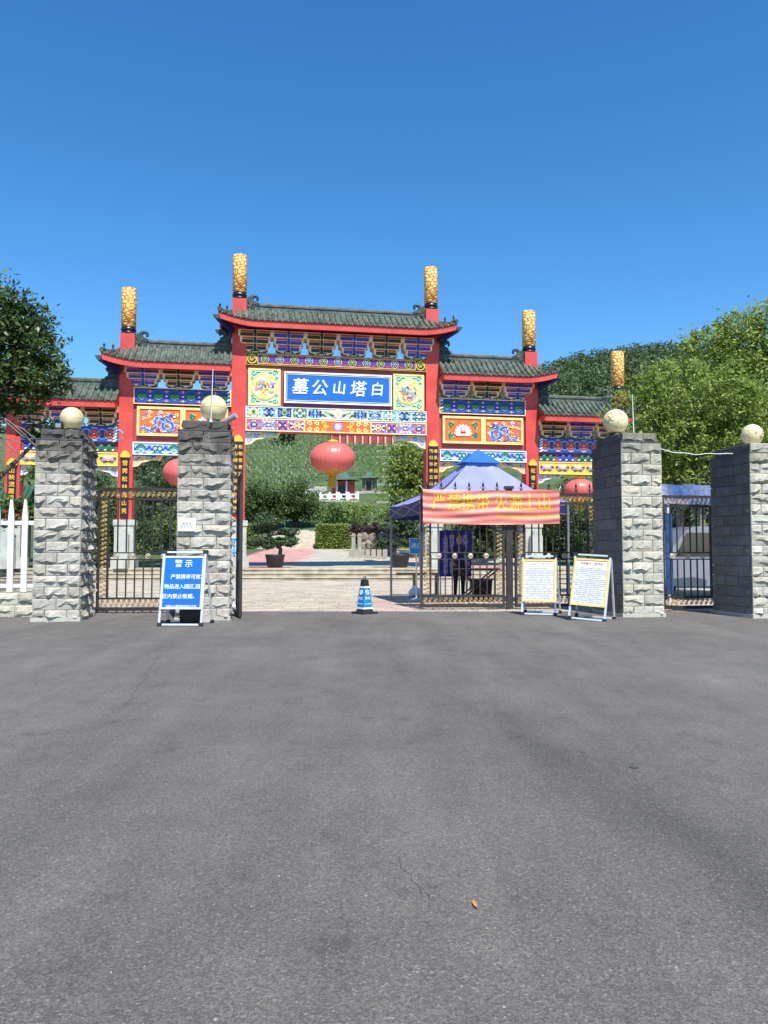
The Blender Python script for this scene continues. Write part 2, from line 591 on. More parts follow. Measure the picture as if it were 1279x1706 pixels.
# path of steps rising between the hedges
mb = MB()
for k in range(22):
    y0 = 63 + k * .58
    z = plz(63) + .085 * k
    mb.box(-10.4, -5.75, y0, y0 + .6, z - 1.2, z + .085)
garden_steps = mb.build('garden_steps', mat('garden_step_stone', srgb(190, 180, 160), .85, .15, 2))
tag(garden_steps, kind='structure')
mb = MB()
for (x, n) in ((-5.6, 5), (-10.5, 5)):
    mb.bar((x, 63, plz(63) + .95), (x, 75.8, plz(63) + 2.85), .07)
    mb.bar((x, 63, plz(63) + .5), (x, 75.8, plz(63) + 2.4), .04)
    for k in range(n):
        yy = 63 + 12.8 * k / (n - 1)
        mb.bar((x, yy, plz(63) + .14 * (yy - 63)), (x, yy, plz(63) + .14 * (yy - 63) + 1), .09)
tag(mb.build('handrail', M_black), 'pair of black handrails beside the garden steps between the hedges', 'handrail')


# ------------------------------------------------------------------ foliage
def leaves(name, pts, size, m, parent=None, aspect=.5, jit=.4, droop=.0, kind=None, r=rng):
    n = len(pts)
    nm = r.normal(size=(n, 3)) * .62 + np.array([.12, -.3, .75])      # blades mostly face the light
    nm /= np.linalg.norm(nm, axis=1)[:, None]
    d = r.normal(size=(n, 3))
    d[:, 2] -= droop
    d -= nm * (d * nm).sum(1)[:, None]
    d /= np.linalg.norm(d, axis=1)[:, None] + 1e-9
    sd_ = np.cross(d, nm)
    L = (size * (1 + jit * r.uniform(-1, 1, n)))[:, None]
    v = np.empty((n, 4, 3))
    v[:, 0] = pts - d * L * .5
    v[:, 1] = pts + sd_ * L * aspect * .5
    v[:, 2] = pts + d * L * .5
    v[:, 3] = pts - sd_ * L * aspect * .5
    me = bpy.data.meshes.new(name)
    f = np.arange(n * 4).reshape(n, 4)
    me.from_pydata(v.reshape(-1, 3).tolist(), [], f.tolist())
    me.materials.append(m)
    o = link(name, me, parent)
    if kind:
        o['kind'] = kind
    return o


def clumps(blobs, n, k=26, spread=.2, r=rng, hollow=.45):
    """points for leaves: each blob (x,y,z,rx,ry,rz) gets k leaf clumps near its shell"""
    vol = np.array([b[3] * b[4] * b[5] for b in blobs]) ** (2 / 3)
    out = []
    for b, w in zip(blobs, vol / vol.sum()):
        nb = max(8, int(n * w))
        c = r.normal(size=(k, 3))
        c /= np.linalg.norm(c, axis=1)[:, None]
        c *= (hollow + (1 - hollow) * r.uniform(0, 1, k) ** .6)[:, None]
        i = r.integers(0, k, nb)
        p = c[i] + r.normal(size=(nb, 3)) * spread * r.uniform(.6, 1.3, k)[i][:, None]
        out.append(p * np.array(b[3:6]) + np.array(b[:3]))
    return np.concatenate(out)


def tree(name, label, cat, loc, trunk, blobs, n, size, m, k=26, spread=.2, aspect=.5, bark=None, group=None, droop=0, limbs=True, stems=1, hollow=.45, seed=None):
    r = np.random.default_rng(seed if seed is not None else abs(hash(label)) % 1000 if False else sum(map(ord, label)))
    t = thing(name, label, cat, loc, 0, group)
    leaves('crown', clumps(blobs, n, k, spread, r, hollow), size, m, t, aspect, droop=droop, r=r)
    if trunk:
        h, rad = trunk
        mb = MB()
        for s in range(stems):
            o = Vector((0, 0, 0)) if stems == 1 else Vector((r.uniform(-.35, .35) * stems * .5, r.uniform(-.3, .3), 0))
            top = Vector((o.x + r.uniform(-.15, .15) * h * .4, o.y + r.uniform(-.1, .1) * h * .4, h))
            pts = [o.lerp(top, q / 4) + Vector((r.uniform(-.05, .05), r.uniform(-.05, .05), 0)) * (0 if q == 0 else 1) for q in range(5)]
            mb.tube(pts, [rad * (1.25 - .17 * q) for q in range(5)], 8)
            if limbs:
                for b in blobs:
                    if stems > 1 and r.uniform() < .5:
                        continue
                    st = pts[int(r.integers(2, 5))]
                    e = Vector(b[:3]) + Vector((0, 0, b[5] * .3))
                    mid = st.lerp(e, .5) + Vector((r.uniform(-.2, .2), r.uniform(-.2, .2), .1)) * h * .1
                    mb.tube([st, mid, e], [rad * .5, rad * .34, rad * .12], 6)
        mb.build('trunk', bark or M_bark, t)
    return t


# ------------------------------------------------------------------ memorial archway
GX, GY, GA = -2.25, 37.0, R(10)
gate = thing('memorial_archway', 'red and gold memorial archway with green tiled roofs and gilded column tops', 'archway', (GX, GY, 0), GA)
GZ = plz(36) + .004

C = dict(
    navy=srgb(22, 30, 92), blue=srgb(28, 66, 190), sky=srgb(120, 184, 232), pale=srgb(196, 226, 240), white=(.78, .78, .76), green=srgb(24, 104, 70), dgreen=srgb(16, 54, 38),
    lgreen=srgb(120, 186, 120), mint=srgb(178, 222, 180), gold=srgb(236, 190, 66), lgold=srgb(250, 226, 140), orange=srgb(238, 104, 40), red=srgb(206, 44, 36), dred=srgb(120, 26, 30), pink=srgb(240, 150, 160),
    lpink=srgb(250, 206, 206), purple=srgb(78, 44, 140), lilac=srgb(150, 130, 210), black=(.012, .012, .014), teal=srgb(40, 140, 150), yellow=srgb(246, 196, 40), cream=srgb(250, 238, 200))


class Paint(MB):
    """low painted relief on a front plane y = v"""
    def __init__(s, v):
        super().__init__()
        s.vf = v

    def poly(s, pts, c, l=1):
        s.color = C[c] if isinstance(c, str) else c
        t = s.vf - .008 * l
        s.prism(pts, t, s.vf + .0 if l < 2 else t + .02)

    def rect(s, u0, u1, w0, w1, c, l=1):
        s.poly([(u0, w0), (u1, w0), (u1, w1), (u0, w1)], c, l)

    def frame(s, u0, u1, w0, w1, t, c, l=2):
        s.rect(u0, u1, w1 - t, w1, c, l)
        s.rect(u0, u1, w0, w0 + t, c, l)
        s.rect(u0, u0 + t, w0 + t, w1 - t, c, l)
        s.rect(u1 - t, u1, w0 + t, w1 - t, c, l)

    def disc(s, u, w, r, c, l=1, n=14, sx=1.0, a=0):
        ca, sa = math.cos(a), math.sin(a)
        s.poly([(u + r * sx * math.cos(q) * ca - r * math.sin(q) * sa, w + r * sx * math.cos(q) * sa + r * math.sin(q) * ca) for q in (2 * PI * k / n for k in range(n))], c, l)

    def petal(s, u, w, ln, wd, a, c, l=1):
        s.disc(u, w, wd / 2, c, l, 8, ln / wd, a)

    def band(s, pts, wd, c, l=1):
        """ribbon along a polyline, width function or number"""
        L_, R_ = [], []
        n = len(pts)
        for i in range(n):
            a, b = pts[max(0, i - 1)], pts[min(n - 1, i + 1)]
            tx, ty = b[0] - a[0], b[1] - a[1]
            d = math.hypot(tx, ty) or 1
            h = (wd(i / (n - 1)) if callable(wd) else wd) / 2
            L_.append((pts[i][0] - ty / d * h, pts[i][1] + tx / d * h))
            R_.append((pts[i][0] + ty / d * h, pts[i][1] - tx / d * h))
        s.color = C[c] if isinstance(c, str) else c
        t = s.vf - .008 * l
        vs = [(p[0], t, p[1]) for p in L_] + [(p[0], t, p[1]) for p in R_] + [(p[0], s.vf, p[1]) for p in L_] + [(p[0], s.vf, p[1]) for p in R_]
        fs = []
        for i in range(n - 1):
            fs += [(i, n + i, n + i + 1, i + 1), (2 * n + i, i, i + 1, 2 * n + i + 1), (n + i, 3 * n + i, 3 * n + i + 1, n + i + 1)]
        s.add(vs, fs)

    def arc(s, u, w, r, wd, c, l=1, a0=0, a1=2 * PI, n=14, sx=1.0):
        s.band([(u + r * sx * math.cos(a0 + (a1 - a0) * k / n), w + r * math.sin(a0 + (a1 - a0) * k / n)) for k in range(n + 1)], wd, c, l)

    def curl(s, u, w, r, wd, c, l=1, a0=0, turns=1.3, d=1, n=16):
        s.band([(u + r * (1 - .8 * k / n) * math.cos(a0 + d * 2 * PI * turns * k / n), w + r * (1 - .8 * k / n) * math.sin(a0 + d * 2 * PI * turns * k / n)) for k in range(n + 1)], lambda t: wd * (1 - .5 * t), c, l)

    def flower(s, u, w, r, cs, l=1, n=8):
        for k in range(n):
            a = 2 * PI * k / n
            s.petal(u + .62 * r * math.cos(a), w + .62 * r * math.sin(a), r * .8, r * .5, a, cs[0], l)
        for k in range(n):
            a = 2 * PI * (k + .5) / n
            s.petal(u + .38 * r * math.cos(a), w + .38 * r * math.sin(a), r * .55, r * .34, a, cs[1], l + 1)
        s.disc(u, w, r * .26, cs[2], l + 2, 10)

    def motif(s, u, w, hu, hw, pal, seed, n=9, l=1):
        """four way mirrored cluster of leaves and curls"""
        rr = random.Random(seed)
        for _ in range(n):
            x, y_ = rr.uniform(.05, .95) * hu, rr.uniform(.08, .92) * hw
            c = rr.choice(pal)
            ln, wd, a = rr.uniform(.5, 1.0) * hw, rr.uniform(.22, .42) * hw, rr.uniform(0, PI)
            ll = rr.choice((1, 2, 3)) + l - 1
            for sx in (-1, 1):
                for sz in (-1, 1):
                    s.petal(u + sx * min(x, hu - ln * .4), w + sz * min(y_, hw - wd * .6), ln, wd, a if sx * sz > 0 else -a, c, ll)
        s.petal(u, w, hu * .5, hw * .5, 0, rr.choice(pal), l + 2)

    def make(s, name, parent):
        return s.build(name, M_paint, parent)


def beam(name, u0, u1, w0, w1, vf, vb, m=None):
    mb = MB()
    mb.box(u0, u1, vf, vb, w0, w1)
    return mb.build(name, m or M_red, gate)


VF = -.31          # front plane of the beams, just behind the column faces
cols = [(-14.6, 11.62, .62), (-9.78, 13.5, .64), (-4.72, 15.42, .66), (4.66, 15.42, .66), (9.78, 13.5, .66), (14.6, 11.62, .66)]

def gold_material():
    m = bpy.data.materials.new('gilded_cloud_relief')
    m.use_nodes = True
    nt = m.node_tree
    b = nt.nodes['Principled BSDF']
    b.inputs['Roughness'].default_value = .45
    tc = nt.nodes.new('ShaderNodeTexCoord')
    mp = nt.nodes.new('ShaderNodeMapping')
    mp.inputs['Scale'].default_value = (1, 1, 1.5)
    nt.links.new(tc.outputs['Object'], mp.inputs[0])
    no = nt.nodes.new('ShaderNodeTexNoise')
    no.inputs['Scale'].default_value = 4
    nt.links.new(mp.outputs[0], no.inputs['Vector'])
    mxv = nt.nodes.new('ShaderNodeMix')
    mxv.data_type = 'VECTOR'
    mxv.inputs['Factor'].default_value = .12
    nt.links.new(mp.outputs[0], mxv.inputs[4])
    nt.links.new(no.outputs['Color'], mxv.inputs[5])
    vo = nt.nodes.new('ShaderNodeTexVoronoi')
    vo.feature = 'DISTANCE_TO_EDGE'
    vo.inputs['Scale'].default_value = 4.6
    nt.links.new(mxv.outputs[1], vo.inputs['Vector'])
    cr = nt.nodes.new('ShaderNodeValToRGB')
    cr.color_ramp.elements[0].position = .045
    cr.color_ramp.elements[0].color = (*srgb(196, 84, 44), 1)
    cr.color_ramp.elements[1].position = .1
    cr.color_ramp.elements[1].color = (*srgb(243, 200, 96), 1)
    e = cr.color_ramp.elements.new(.3)
    e.color = (*srgb(250, 222, 132), 1)
    nt.links.new(vo.outputs['Distance'], cr.inputs[0])
    nt.links.new(cr.outputs[0], b.inputs['Base Color'])
    bp = nt.nodes.new('ShaderNodeBump')
    bp.inputs['Distance'].default_value = .05
    nt.links.new(vo.outputs['Distance'], bp.inputs['Height'])
    nt.links.new(bp.outputs[0], b.inputs['Normal'])
    return m


M_goldcloud = gold_material()
for (u, top, w) in cols:
    h = w / 2
    c_ = MB()
    c_.prism([(u - h, 2.7), (u + h, 2.7), (u + h, top - 2.18), (u - h, top - 2.18)], -h, h)
    co = c_.build('column', M_red, gate)
    mb = MB()
    mb.lathe([(.3, -.92), (.335, -.9), (.335, .86), (.31, .915), (.2, .93)], n=28)
    mb.build('gilded_cap', M_goldcloud, co, (u, 0, top - .93))
    mb = MB()
    mb.lathe([(.33, 0), (.35, .04), (.35, .09), (.3, .12), (.3, .16), (.345, .19), (.345, .26), (.3, .3), (.31, .345)], (u, 0, top - 2.19), 24)
    mb.build('black_band', M_black, co)
    mb = MB()
    p = .42
    mb.box(u - p, u + p, -p, p, GZ, 2.45)
    mb.box(u - p - .12, u + p + .12, -p - .12, p + .12, GZ, GZ + .5)
    mb.box(u - p - .05, u + p + .05, -p - .05, p + .05, 2.45, 2.7)
    for sgn in (-1, 1):   # drum shaped bearing stones before and behind
        mb.box(u - .3, u + .3, sgn * .5, sgn * 1.25, GZ, GZ + .55) if sgn > 0 else mb.box(u - .3, u + .3, -1.25, -.5, GZ, GZ + .55)
        mb.prism([(u - .26, GZ + .55), (u + .26, GZ + .55), (u + .26, GZ + 1.5), (u + .12, GZ + 1.75), (u - .12, GZ + 1.75), (u - .26, GZ + 1.5)], -.95 if sgn < 0 else .45, -.45 if sgn < 0 else .95)
    mb.build('pedestal', M_pedestal, co)
    if abs(u) < 14:
        top_p, bot_p, pw = (6.4, 3.0, .5) if abs(u) < 5 else (5.55, 2.8, .36)
    else:
        top_p, bot_p, pw = 5.1, 2.75, .36
    mb = MB()
    mb.box(u - pw / 2, u + pw / 2, -h - .09, -h - .02, bot_p, top_p)
    bo = mb.build('couplet_board', M_black, gate)
    fin = MB()
    fin.prism([(u - .2, top_p), (u + .2, top_p), (u + .23, top_p + .09), (u + .17, top_p + .17), (u + .13, top_p + .25), (u, top_p + .32), (u - .13, top_p + .25), (u - .17, top_p + .17), (u - .23, top_p + .09)], -h - .1, -h - .02)
    fin.build('gilded_finial', M_gold, bo)
    lines = {-4.72: ['青山绿水千秋永驻福地', '松柏常青万古长存灵园'], 4.66: ['鹤归华表云山共仰高风', '魂系故园草木同沾厚德'], -9.78: ['雪霁松林青山秀'], 9.78: ['松青三秋水长流'], -14.6: ['山映流霞星辰寄'], 14.6: ['福地云天日月长']}[u]
    rows = len(lines[0])
    pitch = (top_p - bot_p - .2) / rows
    for q, ln in enumerate(lines):
        uu = u + (0 if len(lines) == 1 else (-.115 if q == 0 else .115))
        for w_, ch in enumerate(ln):
            text(bo, ch, min(.26 if len(lines) == 1 else .2, pitch * .92), M_gold, (uu, -h - .094, top_p - .1 - pitch * (w_ + .5)), bold=.0025, name='character')

# ---- main bay beams and panels
b = beam('backing_panel', -4.39, 4.33, 8.1, 10.08, VF + .12, .18, M_darkred)
b = beam('frieze_beam', -4.39, 4.33, 10.08, 10.66, VF, .3, mat('green_beam_paint', C['dgreen'], .5, .15, 2))
p = Paint(VF)
p.frame(-4.39, 4.33, 10.08, 10.66, .016, 'gold')
p.rect(-3.82, 3.76, 10.17, 10.58, 'purple', 2)
p.frame(-3.86, 3.8, 10.14, 10.61, .03, 'gold', 3)
for k in range(11):
    u = -3.5 + .695 * k
    p.disc(u, 10.375, .195, 'gold', 3, 16)
    p.disc(u, 10.375, .165, 'navy' if k % 2 else 'dgreen', 4, 16)
    p.flower(u, 10.375, .13, ('sky' if k % 2 else 'lgreen', 'navy', 'gold'), 5, 6)
    if k < 10:
        p.petal(u + .347, 10.51, .2, .08, 0, 'red', 3)
        p.petal(u + .347, 10.24, .2, .08, 0, 'red', 3)
        p.petal(u + .347, 10.375, .12, .1, PI / 4, 'blue', 3)
for u in (-4.11, 4.05):
    p.arc(u, 10.37, .21, .045, 'gold', 3)
    p.curl(u, 10.37, .15, .05, 'gold', 3, 0, 1.2)
    p.petal(u, 10.37, .12, .06, .8, 'lgreen', 4)
p.make('painted_ornament', b)

# name board
mb = MB()
mb.box(-2.6, 2.6, -.42, VF + .12, 8.3, 9.8)
nb = mb.build('name_board', mat('name_board_blue', srgb(6, 98, 222), .4, .05, 1.5), gate)
p = Paint(-.42)
p.frame(-2.6, 2.6, 8.3, 9.8, .07, 'cream', 3)
p.frame(-2.53, 2.53, 8.37, 9.73, .045, 'green', 2)
p.frame(-2.485, 2.485, 8.415, 9.685, .02, 'cream', 3)
p.make('board_frame', nb)
for k, ch in enumerate('墓公山塔白'):
    text(nb, ch, (.8 if ch not in '山白' else .68), M_white, (-1.86 + .93 * k, -.43, 9.05 - .02 * (k % 2)), bold=.009, extrude=.02, name='character', shear=.1)

for sgn in (-1, 1):
    u0, u1 = (-4.28, -2.77) if sgn < 0 else (2.68, 4.2)
    b = MB()
    b.box(u0, u1, -.38, VF + .12, 8.14, 9.9)
    b = b.build('medallion_panel', mat('mint_panel_paint', C['mint'], .55, .1, 3), gate)
    p = Paint(-.38)
    uc, wc = (u0 + u1) / 2, 9.02
    p.frame(u0, u1, 8.14, 9.9, .07, 'lgold', 3)
    p.disc(uc, wc, .63, 'gold', 3, 26)
    p.disc(uc, wc, .58, srgb(238, 218, 158), 4, 26)
    for k in range(7):
        a = k * 2 * PI / 7
        p.curl(uc + .4 * math.cos(a), wc + .4 * math.sin(a), .16, .07, 'gold' if k % 2 else 'lpink', 5, a, 1.1)
    rr = random.Random(5 + sgn)
    for k in range(46):
        a, q = rr.uniform(0, 2 * PI), rr.uniform(.02, .44)
        p.petal(uc + q * math.cos(a), wc + q * math.sin(a) * .9, rr.uniform(.14, .32), rr.uniform(.06, .12), rr.uniform(0, PI), rr.choice(['white', 'sky', 'lilac', 'navy', 'lgreen', 'orange', 'gold', 'lgold', 'pink']), 6 + k % 3)
    for sx in (-1, 1):
        for sz in (-1, 1):
            cu, cw = uc + sx * .5, wc + sz * .66
            p.curl(cu, cw, .13, .04, 'green', 2, 0, 1.2, sx * sz)
            p.curl(cu + sx * .06, cw - sz * .24, .08, .035, 'teal', 2, 0, 1.1, sx)
            p.petal(cu - sx * .22, cw + sz * .03, .2, .05, 0, 'green', 2)
    p.make('painted_ornament', b)

# lower beams of the main bay
b = beam('lower_beam', -4.39, 4.33, 7.56, 8.1, -.36, .3, mat('pale_blue_paint', C['pale'], .5, .08, 2))
p = Paint(-.36)
p.frame(-4.39, 4.33, 7.56, 8.1, .035, 'white', 4)
for k in range(12):
    u = -4.02 + .725 * k
    if k in (5, 6):
        continue
    p.motif(u, 7.83, .34, .23, ['blue', 'sky', 'white', 'green', 'lilac', 'lgreen', 'navy', 'blue'] if k % 3 else ['green', 'lgold', 'white', 'sky', 'navy', 'lgreen'], 40 + min(k, 11 - k), 12)
for sgn in (-1, 1):
    for q in range(3):
        p.petal(sgn * (.3 + .2 * q) - .03, 7.83 + .09 * (q % 2 - .5), .36, .1, sgn * .5, 'lgreen' if q % 2 else 'green', 3)
        p.petal(sgn * (.3 + .2 * q) - .03, 7.83 - .1 * (q % 2 - .5), .3, .08, -sgn * .5, 'lgold', 3)
p.flower(-.03, 7.83, .24, ('lpink', 'cream', 'gold'), 5, 10)
p.make('painted_ornament', b)
b = beam('lintel_beam', -4.39, 4.33, 6.92, 7.52, -.4, .32)
p = Paint(-.4)
p.frame(-4.39, 4.33, 6.92, 7.52, .05, 'lgold', 4)
for sgn in (-1, 1):
    u0, u1 = sorted((sgn * 4.3 - .03, sgn * 1.62 - .03))
    p.rect(u0, u1, 6.98, 7.46, 'lilac', 1)
    for k in range(4):
        uc = u0 + (u1 - u0) * (k + .5) / 4
        p.motif(uc, 7.22, .325, .22, [['blue', 'red', 'white', 'navy', 'pink', 'lgold'], ['green', 'lpink', 'purple', 'orange', 'sky', 'white'], ['blue', 'orange', 'white', 'green', 'navy', 'lpink']][(k if sgn < 0 else 3 - k) % 3], 71 + (k if sgn < 0 else 3 - k), 12, 2)
    p.rect(sgn * 1.6 - .06, sgn * 1.6, 6.97, 7.47, 'lgold', 5)
    p.rect(*sorted((sgn * .42 - .03, sgn * 1.56 - .03)), 6.97, 7.47, 'orange', 1)
    for q in range(3):
        for w_ in (7.1, 7.34):
            p.curl(sgn * (.66 + .34 * q) - .03, w_, .12, .06, 'lgold' if q else 'gold', 3, 0 if sgn > 0 else PI, 1.2, sgn * (1 if w_ > 7.2 else -1))
    p.petal(sgn * .55 - .03, 7.22, .3, .12, 0, 'gold', 3)
p.rect(-.45, .39, 6.97, 7.47, 'orange', 1)
p.flower(-.03, 7.22, .25, ('lilac', 'lpink', 'cream'), 3, 10)
p.make('painted_ornament', b)

def queti(u, sgn, w, ln, h, base, pal, edge='lgold'):
    """openwork corner brace under a beam, sgn +1 grows to +u"""
    q = lambda x, z: (u + sgn * x * ln, w + z * h)
    pts = [q(0, 0), q(1, 0), q(.93, -.42), q(.8, -.34), q(.62, -.36), q(.46, -.5), q(.3, -.58), q(.16, -.9), q(0, -1)]
    mb = MB()
    mb.prism(pts, -.2, .1)
    o = mb.build('corner_brace', mat('brace_' + base, C[base], .55, .1, 2), gate)
    p = Paint(-.2)
    e = [q(1, 0), q(.93, -.42), q(.8, -.34), q(.62, -.36), q(.46, -.5), q(.3, -.58), q(.16, -.9), q(0, -1)]
    p.band([(x - sgn * .0, z + .02) for x, z in e], .06, edge, 4)
    rr = random.Random(9)
    for x, z in ((.12, -.3), (.12, -.62), (.32, -.26), (.5, -.2), (.66, -.16), (.82, -.16)):
        a = q(x, z)
        p.curl(a[0], a[1], h * .17, .05, rr.choice(pal), 2, rr.uniform(0, 6), 1.1, sgn)
        p.petal(a[0] + .1 * sgn, a[1] + .05, .16, .06, rr.uniform(0, 3), rr.choice(pal), 3)
    p.make('painted_ornament', o)
for u, sg in ((-4.39, 1), (4.33, -1)):
    queti(u, sg, 6.9, 1.62, .62, 'pale', ['lilac', 'sky', 'white', 'gold', 'lgreen'])

# ---- side bays
def dragon(p, uc, wc, hu, hw, s):
    """generic scaly water dragon drawn as an S shaped body among clouds"""
    X_ = lambda x: uc + s * x * hu
    Z_ = lambda z: wc + z * hw
    ctrl = [(-.8, -.25), (-.75, -.7), (-.45, -.78), (-.2, -.4), (-.25, .15), (-.02, .35), (.18, .0), (.15, -.5), (.42, -.78), (.66, -.55), (.62, -.15), (.36, .08), (.3, .42), (.5, .55)]
    pts = []
    for i in range(len(ctrl) - 1):
        a, b_, c, d = ctrl[max(0, i - 1)], ctrl[i], ctrl[i + 1], ctrl[min(len(ctrl) - 1, i + 2)]
        for k in range(4):
            t = k / 4
            f = lambda j: .5 * (2 * b_[j] + (c[j] - a[j]) * t + (2 * a[j] - 5 * b_[j] + 4 * c[j] - d[j]) * t * t + (3 * b_[j] - a[j] - 3 * c[j] + d[j]) * t ** 3)
            pts.append((X_(f(0)), Z_(f(1))))
    pts.append((X_(.5), Z_(.55)))
    p.band(pts, lambda t: .07 + .1 * math.sin(PI * min(1, t * 1.05)), 'sky', 4)
    p.band(pts, lambda t: .03 + .055 * math.sin(PI * min(1, t * 1.05)), 'blue', 5)
    for i in range(2, len(pts) - 2, 3):
        p.petal(pts[i][0] + s * .03, pts[i][1] + .07, .11, .05, .9 * s, 'lgreen' if i % 2 else 'lilac', 3)
    rr = random.Random(31)
    for i in range(1, len(pts) - 1):
        for _ in range(2):
            p.petal(pts[i][0] + rr.uniform(-.17, .17), pts[i][1] + rr.uniform(-.15, .15), rr.uniform(.08, .16), .045, rr.uniform(0, PI), rr.choice(['lgreen', 'lilac', 'lpink', 'white', 'green', 'pale']), rr.choice((2, 3, 6)))
    p.petal(X_(.62), Z_(.5), .26, .14, -.5 * s, 'blue', 6)
    p.petal(X_(.74), Z_(.42), .14, .07, -.2 * s, 'white', 7)
    for q in range(3):
        p.petal(X_(.5 - .06 * q), Z_(.72), .16, .04, (1.9 + .25 * q) * 1 if s > 0 else 1.2 - .25 * q, 'lpink', 5)
    p.flower(X_(.86), Z_(.62), .1, ('lgold', 'gold', 'orange'), 4, 6)
    for (x, z, c) in ((-.8, .75, 'lilac'), (-.55, .85, 'white'), (-.85, .3, 'lpink'), (-.6, .45, 'lgold'), (.85, -.3, 'lpink'), (.75, -.85, 'lilac'), (.1, -.82, 'lpink'), (-.1, -.85, 'purple'), (-.85, -.85, 'lgold'), (.82, .05, 'lgreen'), (.0, .8, 'lpink'), (-.45, -.1, 'lgold')):
        p.curl(X_(x), Z_(z), .085, .05, c, 3, x * 3, 1.1, s)
        p.petal(X_(x) + .1, Z_(z) - .03, .16, .05, .3, c, 3)


def lotus(p, uc, wc, hu, hw):
    for sx in (-1, 1):
        for sz in (-1, 1):
            for q in range(5):
                a = (.35 + .28 * q) * 1
                p.petal(uc + sx * hu * (.62 + .04 * q), wc + sz * hw * (.72 - .1 * q), .3, .08, sx * sz * a, 'green' if q % 2 else 'lgreen', 3 + q % 2)
            p.curl(uc + sx * hu * .72, wc + sz * hw * .48, .12, .05, 'green', 3, 0, 1, sx)
    for q in range(9):
        a = PI * q / 8
        p.petal(uc + .3 * math.cos(a), wc - .16 + .3 * math.sin(a), .34, .15, a, 'lpink' if q % 2 else 'white', 4 + q % 2)
    for q in range(5):
        p.petal(uc - .3 + .15 * q, wc - .24, .24, .13, -.5 + .25 * q, 'white' if q % 2 else 'lpink', 6)
    p.disc(uc, wc + .02, .13, 'pink', 7, 10)
    p.disc(uc, wc + .04, .06, 'lpink', 8, 8)


